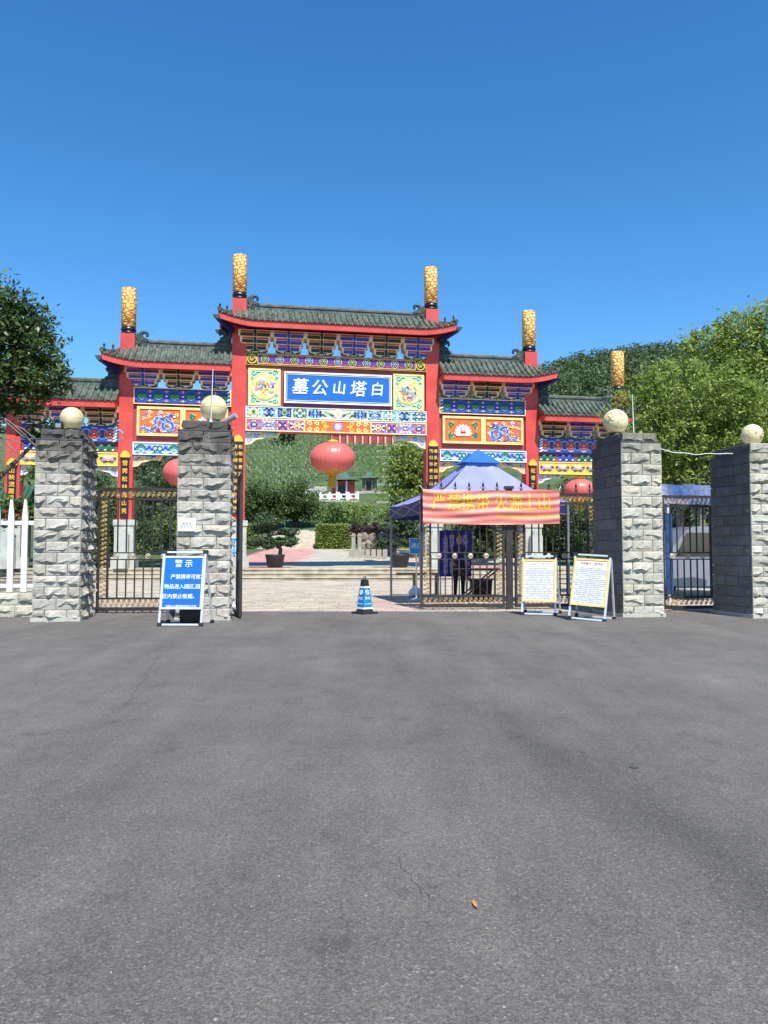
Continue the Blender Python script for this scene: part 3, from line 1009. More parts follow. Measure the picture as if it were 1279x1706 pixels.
for s in (-1, 1):
    u0, u1 = (-9.46, -5.06) if s < 0 else (5.0, 9.45)
    um = (u0 + u1) / 2
    beam('backing_panel', u0, u1, 6.28, 8.02, VF + .12, .18, M_darkred)
    b = beam('frieze_beam', u0, u1, 8.04, 8.82, VF, .3, mat('blue_beam_paint', C['navy'], .5, .15, 2))
    p = Paint(VF)
    p.frame(u0, u1, 8.04, 8.82, .04, 'lgold', 4)
    for k in range(7):
        u = u0 + (u1 - u0) * (k + .0) / 6
        hw_ = .3
        if 0 < k < 6 or True:
            pass
        if k < 6:
            uc = u + (u1 - u0) / 12
            p.arc(uc, 8.43, .27, .1, 'blue', 1, 0, 2 * PI, 16, 1.18)
            p.disc(uc, 8.43, .2, 'green', 2, 16, 1.25)
            p.arc(uc, 8.47, .12, .04, 'dgreen', 3, .2, PI - .2, 8, 1.3)
            p.arc(uc - .1, 8.4, .07, .03, 'lgreen', 3, 0, 2 * PI, 8)
            p.arc(uc + .1, 8.4, .07, .03, 'lgreen', 3, 0, 2 * PI, 8)
            p.petal(uc, 8.26, .16, .04, 0, 'lilac', 3)
        if 0 < k < 6:
            p.petal(u, 8.43, .12, .09, 0, 'lgold', 3)
            p.petal(u, 8.64, .09, .14, 0, 'pink', 3)
            p.petal(u, 8.22, .09, .14, 0, 'pink', 3)
            p.petal(u - .09, 8.66, .08, .04, .6, 'lilac', 3)
            p.petal(u + .09, 8.66, .08, .04, -.6, 'lilac', 3)
            p.petal(u - .09, 8.2, .08, .04, -.6, 'sky', 3)
            p.petal(u + .09, 8.2, .08, .04, .6, 'sky', 3)
    ue = u1 if s < 0 else u0
    for q in range(4):
        p.petal(ue + s * .12, 8.16 + .18 * q, .18, .1, .5, 'pale' if q % 2 else 'lgreen', 5)
    p.make('painted_ornament', b)
    # dragon and lotus panels
    for j in range(2):
        a0 = u0 + .16 + j * (u1 - u0 - .3) / 2
        a1 = a0 + (u1 - u0 - .3) / 2
        mb = MB()
        mb.box(a0, a1, -.3, VF + .12, 6.58, 7.93)
        b = mb.build('relief_panel', mat('vermilion_paint', C['orange'], .5, .1, 2), gate)
        p = Paint(-.3)
        p.frame(a0, a1, 6.58, 7.93, .11, 'lgold', 6)
        if (j == 0) == (s < 0):
            dragon(p, (a0 + a1) / 2, 7.255, (a1 - a0) / 2 - .16, .52, 1 if s < 0 else -1)
        else:
            lotus(p, (a0 + a1) / 2, 7.255, (a1 - a0) / 2 - .14, .5)
        p.make('painted_relief', b)
    b = beam('lower_beam', u0 - .0, u1, 5.69, 6.27, -.36, .3, mat('scroll_beam_paint', C['sky'], .5, .1, 2, c2=C['pale']))
    p = Paint(-.36)
    p.frame(u0, u1, 5.69, 6.27, .05, 'white', 5)
    for k in range(6):
        uc = u0 + (u1 - u0) * (k + .5) / 6
        if k % 2:
            p.arc(uc - .1, 6.0, .11, .05, 'green', 3, .4, 2 * PI, 12)
            p.arc(uc + .1, 6.0, .11, .05, 'green', 3, PI - .4, -PI, 12)
            p.arc(uc, 6.02, .22, .045, 'teal', 2, PI, 2 * PI, 12)
        else:
            p.arc(uc, 5.9, .24, .06, 'green', 3, 0, PI, 12)
            p.arc(uc, 5.9, .16, .05, 'teal', 3, 0, PI, 12)
            p.petal(uc, 5.92, .14, .12, 0, 'lgreen', 4)
        for sx in (-1, 1):
            p.petal(uc + sx * .3, 5.98, .3, .07, sx * .8, 'blue', 3)
            p.petal(uc + sx * .33, 6.1, .12, .08, 0, 'lilac', 3)
            p.petal(uc + sx * .26, 5.82, .2, .07, -sx * .5, 'white', 3)
            p.petal(uc + sx * .14, 5.77, .16, .05, 0, 'navy', 3)
    p.make('painted_ornament', b)
    queti(u0, 1, 5.66, 1.28, .52, 'lpink', ['gold', 'purple', 'white', 'lgreen', 'pink'])
    queti(u1, -1, 5.66, 1.28, .52, 'lpink', ['gold', 'purple', 'white', 'lgreen', 'pink'])

    # outer bays
    u0, u1 = (-14.28, -10.11) if s < 0 else (10.12, 14.26)
    b = beam('frieze_beam', u0, u1, 6.24, 6.95, VF, .3, mat('bright_blue_paint', srgb(22, 62, 160), .5, .12, 2))
    p = Paint(VF)
    for k in range(6):
        uc = u0 + (u1 - u0) * (k + .5) / 6
        p.flower(uc, 6.6, .18, ('orange', 'red', 'lgold'), 3, 10)
        p.arc(uc, 6.6, .25, .04, 'orange', 2)
        p.arc(uc + .345, 6.62, .2, .05, 'sky', 2, .2, PI - .2, 8)
        p.arc(uc + .345, 6.56, .2, .05, 'teal', 2, PI + .2, 2 * PI - .2, 8)
        p.petal(uc + .345, 6.6, .08, .2, 0, 'green', 3)
        p.petal(uc, 6.88, .3, .06, 0, 'sky', 2)
        p.petal(uc, 6.31, .3, .06, 0, 'sky', 2)
    ue = u1 if s < 0 else u0
    for q in range(5):
        p.petal(ue + s * .14, 6.32 + .14 * q, .24, .09, .6, 'pale' if q % 2 else 'white', 4)
    p.make('painted_ornament', b)
    beam('backing_panel', u0, u1, 5.76, 6.24, VF + .14, .14, M_darkred)
    p = Paint(VF + .14)
    for k in range(4):
        a0 = u0 + .08 + k * (u1 - u0 - .08) / 4
        a1 = a0 + (u1 - u0) / 4 - .16
        p.rect(a0, a1, 5.82, 6.18, 'green' if k % 2 == (0 if s > 0 else 1) else 'blue', 2)
        for q in range(5):
            p.petal(a0 + .1 + q * (a1 - a0 - .2) / 4, 5.9 + .2 * (q % 2), .12, .07, .3, 'white', 3)
            p.petal(a0 + .1 + q * (a1 - a0 - .2) / 4, 6.1 - .2 * (q % 2), .16, .09, .3, 'dgreen' if k % 2 else 'navy', 3)
    p.build('flower_board', M_paint, gate)
    b = beam('lower_beam', u0, u1, 5.14, 5.76, -.34, .3, mat('yellow_beam_paint', C['yellow'], .5, .08, 2))
    p = Paint(-.34)
    p.frame(u0, u1, 5.14, 5.76, .04, 'lgold', 4)
    for k in range(5):
        uc = u0 + (u1 - u0) * (k + .5) / 5
        for sx in (-1, 1):
            p.petal(uc + sx * .24, 5.42, .3, .14, sx * .5, 'lilac', 3)
            p.petal(uc + sx * .3, 5.5, .16, .1, -sx * .4, 'purple', 4)
            p.petal(uc + sx * .12, 5.34, .24, .1, -sx * .3, 'green', 3)
            p.petal(uc + sx * .14, 5.55, .2, .09, sx * .9, 'lpink', 3)
        p.petal(uc, 5.5, .14, .26, 0, 'white', 5)
        p.petal(uc, 5.42, .22, .12, 0, 'pink', 6)
    p.make('painted_ornament', b)
    queti(u0, 1, 5.12, 1.22, .45, 'pale', ['lilac', 'lgreen', 'white', 'pink'], 'white')
    queti(u1, -1, 5.12, 1.22, .45, 'pale', ['lilac', 'lgreen', 'white', 'pink'], 'white')

# ---- stepped bracket sets
def bracket_mesh(a, h):
    c1, c2 = (C['blue'], C['dgreen']) if a else (C['dgreen'], C['navy'])
    mb = MB()
    n = 3
    th = (h - .16) / n
    mb.color = srgb(240, 212, 186)
    mb.box(-.47, .47, -.27, .24, .08, .16)
    mb.box(-.34, .34, -.27, .24, .03, .08)
    mb.color = C['navy'] if a == 0 else C['dgreen']
    mb.box(-.2, .2, -.3, .26, 0, .16)
    mb.color = C['lgold']
    mb.box(-.15, .15, -.306, -.3, .02, .05)
    for i in range(n):
        z0, z1 = .16 + th * i, .16 + th * (i + 1)
        w = (.57, .67, .75)[i]
        vf = -.3 - .1 * i
        mb.color = srgb(240, 212, 186)
        mb.box(-w, w, vf, .3 + .1 * i, z0, z1)
        mb.box(-w + .06, w - .06, vf, .3, z0 - .05, z0)
        for sx in (-1, 1):
            x0, x1 = sorted((sx * .07, sx * (w - .075)))
            zb, zc = z0 - .045, z0 + th * .52
            mb.color = C['lgold']
            mb.box(x0, x1, vf - .014, vf, zb, zc)
            mb.color = c1
            mb.box(x0 + .016, x1 - .016, vf - .026, vf - .014, zb + .018, zc - .018)
            mb.color = C['red']
            mb.box(x0 + .03, x1 - .0, vf - .01, vf, zc + .012, z1 - .055)
        mb.color = c1
        mb.box(-.06, .06, vf - .07, vf + .05, z0 - .03, z0 + th * .62)
        mb.color = c2
        mb.box(-.045, .045, vf - .05, vf + .05, z0 + th * .62, z1 - .03)
    return mb.mesh('bracket_set', M_paint)


BR = {}
def brackets(u0, u1, n, z0, z1, first):
    for k in range(n):
        key = ((k + first) % 2, round(z1 - z0, 2))
        if key not in BR:
            BR[key] = bracket_mesh(*key)
        o = link('bracket_set', BR[key], gate, (u0 + (u1 - u0) * (k + .5) / n, 0, z0))
        o.scale = ((u1 - u0) / n / 1.5, 1, 1)


brackets(-4.76, 4.7, 6, 10.68, 11.72, 0)
for s in (-1, 1):
    brackets(*((-9.86, -5.06) if s < 0 else (5.0, 9.86)), 3, 8.84, 9.72, 1)
    brackets(*((-14.7, -10.11) if s < 0 else (10.12, 14.7)), 3, 6.97, 7.86, 0)

# ---- tiled roofs
def roof(u0, u1, tl, tr, ridge, eave, ucl, ucr, d=1.22, fh=.3):
    """u0..u1 eave extent; tl / tr: True where that end is a free upturned tip; ucl / ucr: column centres the main ridge runs between"""
    def lift(u):
        q = 0
        if tl:
            q += max(0, 1 - (u - u0) / 1.9) ** 2
        if tr:
            q += max(0, 1 - (u1 - u) / 1.9) ** 2
        return .3 * q

    def top(u):
        t = 0
        if tl and u < ucl:
            t = (ucl - u) / (ucl - u0)
        if tr and u > ucr:
            t = (u - ucr) / (u1 - ucr)
        return ridge * (1 - t) + (eave + .45) * t - .25 * math.sin(PI * t) * .6

    def P(u, t, sg):
        dd = d + .22 * lift(u) / .3 * .6
        z = eave + lift(u) * (.35 + .65 * t) if t > .999 else None
        tz = top(u)
        e = eave + lift(u)
        return (u, sg * dd * t, e + (tz - e) * (1 - t) ** 1.25)
    nu = max(20, int((u1 - u0) / .25))
    body = MB()
    for sg in (-1, 1):
        body.sheet(lambda a, b, sg=sg: P(u0 + (u1 - u0) * (a if sg < 0 else 1 - a), 1 - b, sg), nu, 8)
    body.sheet(lambda a, b: (lambda q: (q[0], q[1] * (1 - 2 * b), q[2] - .03))(P(u0 + (u1 - u0) * a, 1, -1)), nu, 1)
    for uu in (u0, u1):
        fr = [P(uu, t / 6, -1) for t in range(7)]
        bk = [P(uu, t / 6, 1) for t in range(6, 0, -1)]
        body.add(fr + bk, [tuple(range(len(fr + bk)))])
    ro = body.build('roof', M_tile, gate)
    # rows of half round cover tiles with end discs and drip tiles
    tl_ = MB()
    n = int((u1 - u0) / .27)
    for k in range(n + 1):
        u = u0 + .03 + (u1 - u0 - .06) * k / n
        for sg in (-1, 1):
            pts = [P(u, .02 + .98 * t / 5, sg) for t in range(6)]
            tl_.tube([(x + (random.uniform(-.008, .008)), y_, z + .035) for x, y_, z in pts], .078, 7, True)
            e = pts[-1]
            tl_.tube([(e[0], e[1] + sg * .0, e[2] + .03), (e[0], e[1] + sg * .035, e[2] + .025)], .088, 9, True, False)
            if k < n:
                e2 = P(u + (u1 - u0) / n / 2, 1, sg)
                tl_.prism([(e2[0] - .075, e2[2] + .015), (e2[0] + .075, e2[2] + .015), (e2[0] + .05, e2[2] - .05), (e2[0], e2[2] - .1), (e2[0] - .05, e2[2] - .05)], e2[1] - .015, e2[1] + .015)
    o = tl_.build('tile_row', M_tile, ro)
    o['kind'] = 'stuff'
    # red fascia below the tile ends
    fa = MB()
    for sg in (-1, 1):
        def F(a, b, sg=sg):
            q = P(u0 + .05 + (u1 - u0 - .1) * (a if sg < 0 else 1 - a), 1, sg)
            return (q[0], q[1] - sg * .05, q[2] - .06 - fh * (1 - b))
        fa.sheet(F, nu, 1)
        fa.sheet(lambda a, b, F=F, sg=sg: (lambda q: (q[0], q[1] - sg * (.09 * b), q[2]))(F(1 - a, 0)), nu, 1)
        fa.sheet(lambda a, b, F=F, sg=sg: (lambda q: (q[0], q[1] - sg * .09, q[2]))(F(1 - a, b)), nu, 1)
    for uu, free in ((u0 + .05, tl), (u1 - .05, tr)):
        a_, b_ = P(uu, 1, -1), P(uu, 1, 1)
        fa.box(uu - .04, uu + .04, a_[1] + .08, b_[1] - .08, a_[2] - .06 - fh * .9, a_[2] - .04)
    fa.build('fascia', M_red, gate)
    so = MB()
    so.sheet(lambda a, b: (lambda q: (q[0], q[1] * (1 - 2 * b) * .93, q[2] - fh + .06))(P(u0 + .1 + (u1 - u0 - .2) * a, 1, -1)), nu, 1)
    so.build('soffit', M_maroon, gate)
    # main ridge with mouldings
    ri = MB()
    rl, rr_ = (ucl + .33 if tl else u0), (ucr - .33 if tr else u1)
    ri.box(rl, rr_, -.13, .13, ridge - .12, ridge + .1)
    ri.box(rl, rr_, -.17, .17, ridge + .1, ridge + .15)
    ri.tube([(rl, 0, ridge + .19), (rr_, 0, ridge + .19)], .09, 8)
    ri.build('ridge', M_ridge, ro)
    for free, uc, ue, sg in ((tl, ucl, u0, -1), (tr, ucr, u1, 1)):
        if not free:
            continue
        # hip ridge beyond the column
        hp = MB()
        for s2 in (-1, 1):
            hp.tube([(uc + sg * .3, 0, top(uc + sg * .3) + .08)] + [(uc + (ue - uc) * (.3 + .7 * t), s2 * (d + .12) * .9 * t ** 1.6, P(uc + (ue - uc) * (.3 + .7 * t), t ** 1.6 * .9, s2)[2] + .12) for t in (.25, .5, .75, 1)], [.1, .1, .09, .08, .07], 7)
        hp.build('hip_ridge', M_ridge, ro)
        ornament(ro, uc - sg * .72, ridge + .02, sg)
        for q, x in enumerate((.62, .96)):
            uu = uc + (ue - uc) * x
            bz = P(uu, .55 if q else .3, -1)
            beast(ro, uu, bz[1], bz[2] + .1, .36)
        # blue corner beam with a carved end
        e = P(ue, 1, -1)
        for s2 in (-1, 1):
            cb = MB()
            cb.bar((uc + sg * .3, s2 * .4, e[2] - .72), (ue + sg * .02, s2 * (d + .02), e[2] - .32), .2, .24)
            cb = cb.build('corner_beam', mat('corner_beam_blue', C['navy'], .5, .2, 3), gate)
            ch = MB()
            ch.prism([(ue + sg * .0, e[2] - .44), (ue + sg * .18, e[2] - .36), (ue + sg * .26, e[2] - .24), (ue + sg * .15, e[2] - .22), (ue + sg * .0, e[2] - .22)], *sorted((s2 * (d - .08), s2 * (d + .12))))
            ch.build('carved_beam_end', M_ornament, cb)


def ornament(parent, u, z, sg, h=.62):
    """curled ridge-end ornament; sg: side the column stands on"""
    mb = MB()
    pts = []
    for k in range(15):
        t = k / 14
        a = -.5 * PI + 1.75 * PI * t
        r = .24 * (1 - .62 * t)
        pts.append((u - sg * (.02 + r * math.cos(a) * -1 * 1), 0, z + h * .72 + r * math.sin(a)))
    mb.tube([(u + sg * .28, 0, z), (u + sg * .16, 0, z + .14), (u + sg * .04, 0, z + .3)] + pts, [.2, .19, .16] + [.13 * (1 - .045 * k) for k in range(15)], 8)
    mb.prism([(u + sg * .42, z - .05), (u + sg * .42, z + .52), (u + sg * .34, z + .42), (u + sg * .3, z + .56), (u + sg * .22, z + .4), (u - sg * .22, z + .22), (u - sg * .28, z - .05)], -.15, .15)
    for q in range(4):
        mb.tube([(u + sg * (.3 - .14 * q), -.14, z + .28 - .05 * q), (u + sg * (.22 - .14 * q), -.19, z + .14)], [.05, .03], 6)
    mb.build('ridge_ornament', M_ornament, parent)


def beast(parent, u, v, z, h):
    mb = MB()
    mb.lathe([(h * .2, 0), (h * .22, h * .1), (h * .16, h * .38), (h * .12, h * .55), (h * .1, h * .62), (h * .15, h * .7), (h * .15, h * .82), (h * .07, h * .95), (h * .02, h * 1.08)], (u, v, z), 8)
    mb.tube([(u, v - h * .1, z + h * .74), (u, v - h * .26, z + h * .7)], [h * .09, h * .05], 6)
    mb.tube([(u, v + h * .14, z + h * .1), (u, v + h * .3, z + h * .35), (u, v + h * .22, z + h * .6)], [h * .07, h * .06, h * .03], 6)
    mb.tube([(u - h * .1, v - h * .12, z), (u - h * .09, v - h * .12, z + h * .4)], h * .06, 5)
    mb.tube([(u + h * .1, v - h * .12, z), (u + h * .09, v - h * .12, z + h * .4)], h * .06, 5)
    mb.build('roof_beast', M_ornament, parent)


roof(-5.64, 5.66, True, True, 12.86, 12.03, -4.72, 4.66)
roof(-10.76, -5.06, True, False, 10.86, 9.9, -9.78, 0)
roof(5.0, 10.8, False, True, 10.86, 9.9, 0, 9.78)
roof(-15.55, -10.11, True, False, 8.95, 8.05, -14.6, 0)
roof(10.12, 15.55, False, True, 8.95, 8.05, 0, 14.6)
for s, u, z in ((-1, -5.5, 10.98), (1, 5.44, 10.98), (-1, -10.55, 9.06), (1, 10.55, 9.06)):
    ornament(gate, u, z, -s, .8)

# ---- lanterns hung in the bays
def lantern(label, u, ztop, r, zhang):
    c, s = math.cos(GA), math.sin(GA)
    t = thing('red_lantern', label, 'lantern', (GX + u * c, GY + u * s, ztop), 0, 'red lanterns hanging in the archway bays')
    h = r * .7
    prof = [(r * max(.2, math.sin(PI * k / 18) ** .86), -h + h * math.cos(PI * k / 18)) for k in range(19)]
    mb = MB()
    mb.lathe(prof, n=84, lobes=28, amp=.012)
    mb.build('silk_body', mat('red_silk', srgb(232, 112, 104), .38, .08, 2, spec=.6, trans=.12), t)
    mb = MB()
    mb.lathe([(r * .27, .0), (r * .29, .05), (r * .22, .1)], n=24)
    mb.build('top_collar', M_gold, t)
    mb = MB()
    mb.lathe([(r * .66, -h * 1.79), (r * .52, -h * 1.895), (r * .38, -h * 1.96), (r * .25, -2.02 * h)], n=36)
    mb.lathe([(r * .25, -2.0 * h), (r * .27, -2.06 * h), (r * .2, -2.1 * h)], n=24)
    mb.build('gold_print_collar', mat('lantern_gold_print', srgb(216, 96, 34), .5, .5, 16, c2=srgb(240, 180, 60)), t)
    mb = MB()
    for k in range(26):
        a = k * 2.4
        q = r * .17 * math.sqrt(k / 26)
        mb.tube([(q * math.cos(a), q * math.sin(a), -2.08 * h), (q * 1.05 * math.cos(a), q * 1.05 * math.sin(a), -2.08 * h - r * .56)], [.028 * r, .034 * r], 5)
    mb.build('tassel', mat('tassel_gold', srgb(206, 158, 40), .6, .2, 20), t)
    mb = MB()
    mb.tube([(0, 0, .08), (0, 0, zhang - ztop)], .02, 6)
    mb.build('cord', M_black, t)
    return t


lantern('largest red lantern, under the middle of the archway', -.24, 6.52, 1.08, 6.95)
lantern('red lantern half hidden behind the second stone pier from the left', -7.2, 5.6, .95, 5.72)
lantern('red lantern in the right outer bay above the iron gate', 12.4, 4.95, .8, 5.16)


# ------------------------------------------------------------------ rough stone piers
def stone_material(name, ca, cb, dirt_lo, dirt_hi):
    m = bpy.data.materials.new(name)
    m.use_nodes = True
    nt = m.node_tree
    N, L = nt.nodes, nt.links
    b = N['Principled BSDF']
    b.inputs['Roughness'].default_value = .85
    b.inputs['Specular IOR Level'].default_value = .25
    geo = N.new('ShaderNodeNewGeometry')
    oi = N.new('ShaderNodeObjectInfo')
    no = N.new('ShaderNodeTexNoise')
    no.inputs['Scale'].default_value = 9
    no.inputs['Detail'].default_value = 8
    no.inputs['Roughness'].default_value = .65
    L.new(geo.outputs['Position'], no.inputs['Vector'])
    mx = N.new('ShaderNodeMix')
    mx.data_type = 'RGBA'
    mx.inputs['A'].default_value = (*ca, 1)
    mx.inputs['B'].default_value = (*cb, 1)
    mr = N.new('ShaderNodeMapRange')
    mr.inputs['From Min'].default_value = .3
    mr.inputs['From Max'].default_value = .7
    L.new(no.outputs['Fac'], mr.inputs['Value'])
    L.new(mr.outputs[0], mx.inputs['Factor'])
    # tint per stone
    hs = N.new('ShaderNodeHueSaturation')
    v = N.new('ShaderNodeMapRange')
    v.inputs['To Min'].default_value = .76
    v.inputs['To Max'].default_value = 1.12
    L.new(oi.outputs['Random'], v.inputs['Value'])
    L.new(v.outputs[0], hs.inputs['Value'])
    wt = N.new('ShaderNodeMix')      # a few warmer, browner stones
    wt.data_type = 'RGBA'
    wt.blend_type = 'MULTIPLY'
    wt.inputs['B'].default_value = (1.0, .95, .89, 1)
    wr = N.new('ShaderNodeMath')
    wr.operation = 'FRACT'
    wm = N.new('ShaderNodeMath')
    wm.operation = 'MULTIPLY'
    wm.inputs[1].default_value = 7.31
    L.new(oi.outputs['Random'], wm.inputs[0])
    L.new(wm.outputs[0], wr.inputs[0])
    wp = N.new('ShaderNodeMath')
    wp.operation = 'POWER'
    wp.inputs[1].default_value = 2.5
    L.new(wr.outputs[0], wp.inputs[0])
    L.new(wp.outputs[0], wt.inputs['Factor'])
    L.new(mx.outputs['Result'], wt.inputs['A'])
    L.new(wt.outputs['Result'], hs.inputs['Color'])
    # black weathering that creeps down from the top courses
    sp = N.new('ShaderNodeSeparateXYZ')
    L.new(geo.outputs['Position'], sp.inputs[0])
    n2 = N.new('ShaderNodeTexNoise')
    n2.inputs['Scale'].default_value = 3.2
    n2.inputs['Detail'].default_value = 7
    n2.inputs['Roughness'].default_value = .7
    mp = N.new('ShaderNodeMapping')
    mp.inputs['Scale'].default_value = (1.6, 1.6, .7)
    L.new(geo.outputs['Position'], mp.inputs[0])
    L.new(mp.outputs[0], n2.inputs['Vector'])
    ad = N.new('ShaderNodeMath')
    ad.operation = 'MULTIPLY_ADD'
    ad.inputs[1].default_value = 1.6
    L.new(n2.outputs['Fac'], ad.inputs[0])
    L.new(sp.outputs['Z'], ad.inputs[2])
    d = N.new('ShaderNodeMapRange')
    d.inputs['From Min'].default_value = dirt_lo + .8
    d.inputs['From Max'].default_value = dirt_hi + .8
    d.inputs['To Max'].default_value = .88
    L.new(ad.outputs[0], d.inputs['Value'])
    dm = N.new('ShaderNodeMix')
    dm.data_type = 'RGBA'
    dm.inputs['B'].default_value = (.045, .042, .038, 1)
    L.new(d.outputs[0], dm.inputs['Factor'])
    L.new(hs.outputs[0], dm.inputs['A'])
    L.new(dm.outputs['Result'], b.inputs['Base Color'])
    bp = N.new('ShaderNodeBump')
    bp.inputs['Distance'].default_value = .02
    n3 = N.new('ShaderNodeTexNoise')
    n3.inputs['Scale'].default_value = 22
    n3.inputs['Detail'].default_value = 8
    n3.inputs['Roughness'].default_value = .7
    L.new(geo.outputs['Position'], n3.inputs['Vector'])
    L.new(n3.outputs['Fac'], bp.inputs['Height'])
    L.new(bp.outputs[0], b.inputs['Normal'])
    return m


M_stoneA = stone_material('rough_stone_weathered', srgb(158, 155, 142), srgb(192, 188, 175), 2.45, 3.4)
M_stoneB = stone_material('rough_stone', srgb(168, 166, 148), srgb(200, 197, 180), 2.75, 4.1)
M_stoneD = stone_material('blackened_stone', srgb(112, 112, 112), srgb(136, 134, 130), 1.2, 4.2)  # left pier faces: weathered grey, with their shade put into the colour
M_mortarA = mat('pier_mortar', srgb(176, 174, 160), .9, .15, 6, .004, 40)
M_mortarD = mat('pier_top_mortar', (.09, .085, .078), .9, .3, 6, .004, 40)
_stones = {}

def stone_mesh(L, H, m, seed, bulge=1.0):
    """rock-faced block: back at y=0, rough face towards -y, x from 0 to L, z from 0 to H"""
    k = (round(L, 2), round(H, 3), m.name, seed, bulge)
    if k in _stones:
        return _stones[k]
    r = random.Random(sum(map(ord, str(k))))
    nx, nz = max(4, int(L / .075)), 5
    ph, sl = r.uniform(0, 6), r.uniform(-.9, .9)
    bulge *= r.choice((.45, .7, .9, 1.0, 1.15, 1.35))
    l0 = r.uniform(.2, .46)
    ledge = [l0 + r.uniform(-.1, .12) + sl * (i / nx - .5) * .5 for i in range(nx + 1)]
    vs = []
    for j in range(nz + 1):
        for i in range(nx + 1):
            x, z = i / nx, j / nz
            edge = min(1, min(x, 1 - x) * L / .05)
            if j == 0 or j == nz:
                y = -.035
                zz = z
            else:
                lz = ledge[i]
                lz = min(max(lz, .14), .6)
                zz = [0, lz - .08, lz, lz + .22, .88, 1][j]
                dep = [.0, .012, 1.0, .78, .35, 0][j]
                y = -.04 - edge * dep * bulge * (.04 + .02 * math.sin(ph + 5 * x) + r.uniform(-.02, .02))
            vs.append(((.006 + x * (L - .012)), y, .005 + zz * (H - .01)))
    fs = [(j * (nx + 1) + i, j * (nx + 1) + i + 1, (j + 1) * (nx + 1) + i + 1, (j + 1) * (nx + 1) + i) for j in range(nz) for i in range(nx)]
    o = len(vs)
    vs += [(.006, 0, .005), (L - .006, 0, .005), (L - .006, 0, H - .005), (.006, 0, H - .005)]
    bot = list(range(0, nx + 1))
    top_ = [nz * (nx + 1) + i for i in range(nx + 1)]
    lef = [j * (nx + 1) for j in range(nz + 1)]
    rig = [j * (nx + 1) + nx for j in range(nz + 1)]
    fs += [tuple([o, o + 1] + bot[::-1]), tuple([o + 2, o + 3] + top_), tuple([o + 3, o] + lef), tuple([o + 1, o + 2] + rig[::-1])]
    me = bpy.data.meshes.new('stone')
    me.from_pydata(vs, [], fs)
    me.materials.append(m)
    _stones[k] = me
    return me


def pier(label, x, y, W, D, H, m, courses=16, cap=.19, sides='LR', rot=GA, name='stone_pier'):
    """x, y: front left bottom corner"""
    t = thing(name, label, 'pier', (x, y, 0), rot, 'rough stone gate piers')
    hc = H / courses
    mb = MB()
    mb.box(.05, W - .05, .05, D - .05, 0, H)
    mb.box(.12, W - .12, .12, D - .12, H, H + cap - .03)
    mb.box(-.02, W + .02, -.02, D + .02, 0, .07)
    mb.cur = 1
    mb.box(-.01, W + .01, -.01, D + .01, H - .005, H + .012)
    mb.build('core', [M_mortarA, M_mortarD], t)
    r = random.Random(label)
    for c in range(courses + 1):
        z = c * hc
        w, d, ins, hh = W, D, 0, hc
        if c == courses:
            ins, hh, z = .07, cap, H + .012
            w, d = W - .14, D - .14
        cut = [0, .5, 1] if c % 2 else [0, .26, .74, 1]
        if c == courses:
            cut = [0, .62, 1]
        cut = [q + (r.uniform(-.02, .02) if 0 < q < 1 else 0) for q in cut]
        for a, b_ in zip(cut, cut[1:]):
            L = round((b_ - a) * w * 20) / 20
            L = (b_ - a) * w
            o = link('stone', stone_mesh(round(L, 2), hh, m, r.randrange(11)), t, (ins + a * w, ins + .04, z))
        nsd = max(2, int(d / .42))
        cuts = [(k + (0 if c % 2 else .5)) / nsd for k in range(nsd + 1)]
        cuts = [0] + [q for q in cuts if .03 < q < .97] + [1]
        for side in 'LR':
            if side not in sides:
                continue
            for a, b_ in zip(cuts, cuts[1:]):
                L = round((b_ - a) * (d - .1), 2)
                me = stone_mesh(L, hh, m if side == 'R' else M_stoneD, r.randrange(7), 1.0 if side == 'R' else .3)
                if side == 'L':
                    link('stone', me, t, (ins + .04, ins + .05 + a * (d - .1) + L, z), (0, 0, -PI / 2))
                else:
                    link('stone', me, t, (ins + w - .04, ins + .05 + a * (d - .1), z), (0, 0, PI / 2))
    return t


P1 = pier('stone pier right of the white picket fence, darkened at its top', -6.44, 14.12, .83, 1.35, 3.36, M_stoneA)
P2 = pier('stone pier directly behind the blue notice board, blackened at its top', -3.86, 14.30, .98, 1.35, 3.56, M_stoneA)
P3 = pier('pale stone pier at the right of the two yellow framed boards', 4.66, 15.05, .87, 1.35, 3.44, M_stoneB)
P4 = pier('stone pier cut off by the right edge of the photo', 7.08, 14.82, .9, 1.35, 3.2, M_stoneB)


def globe(label, x, y, z, r, mossy=0):
    t = thing('lamp_globe', label, 'lamp globe', (x, y, z), 0, 'cream globe lamps on the gate piers')
    mb = MB()
    mb.lathe([(r * math.sin(PI * k / 18) + .0005, r - r * math.cos(PI * k / 18)) for k in range(19)], n=36)
    mb.tube([(r * 1.002 * math.cos(2 * PI * k / 36), r * 1.002 * math.sin(2 * PI * k / 36), r) for k in range(37)], .0035, 5, False)
    mb.build('globe', M_globe if not mossy else M_globe2, t)
    mb = MB()
    mb.lathe([(r * .55, -.05), (r * .55, .0), (r * .42, .03), (r * .4, .06)], n=20)
    mb.build('base', M_iron, t)


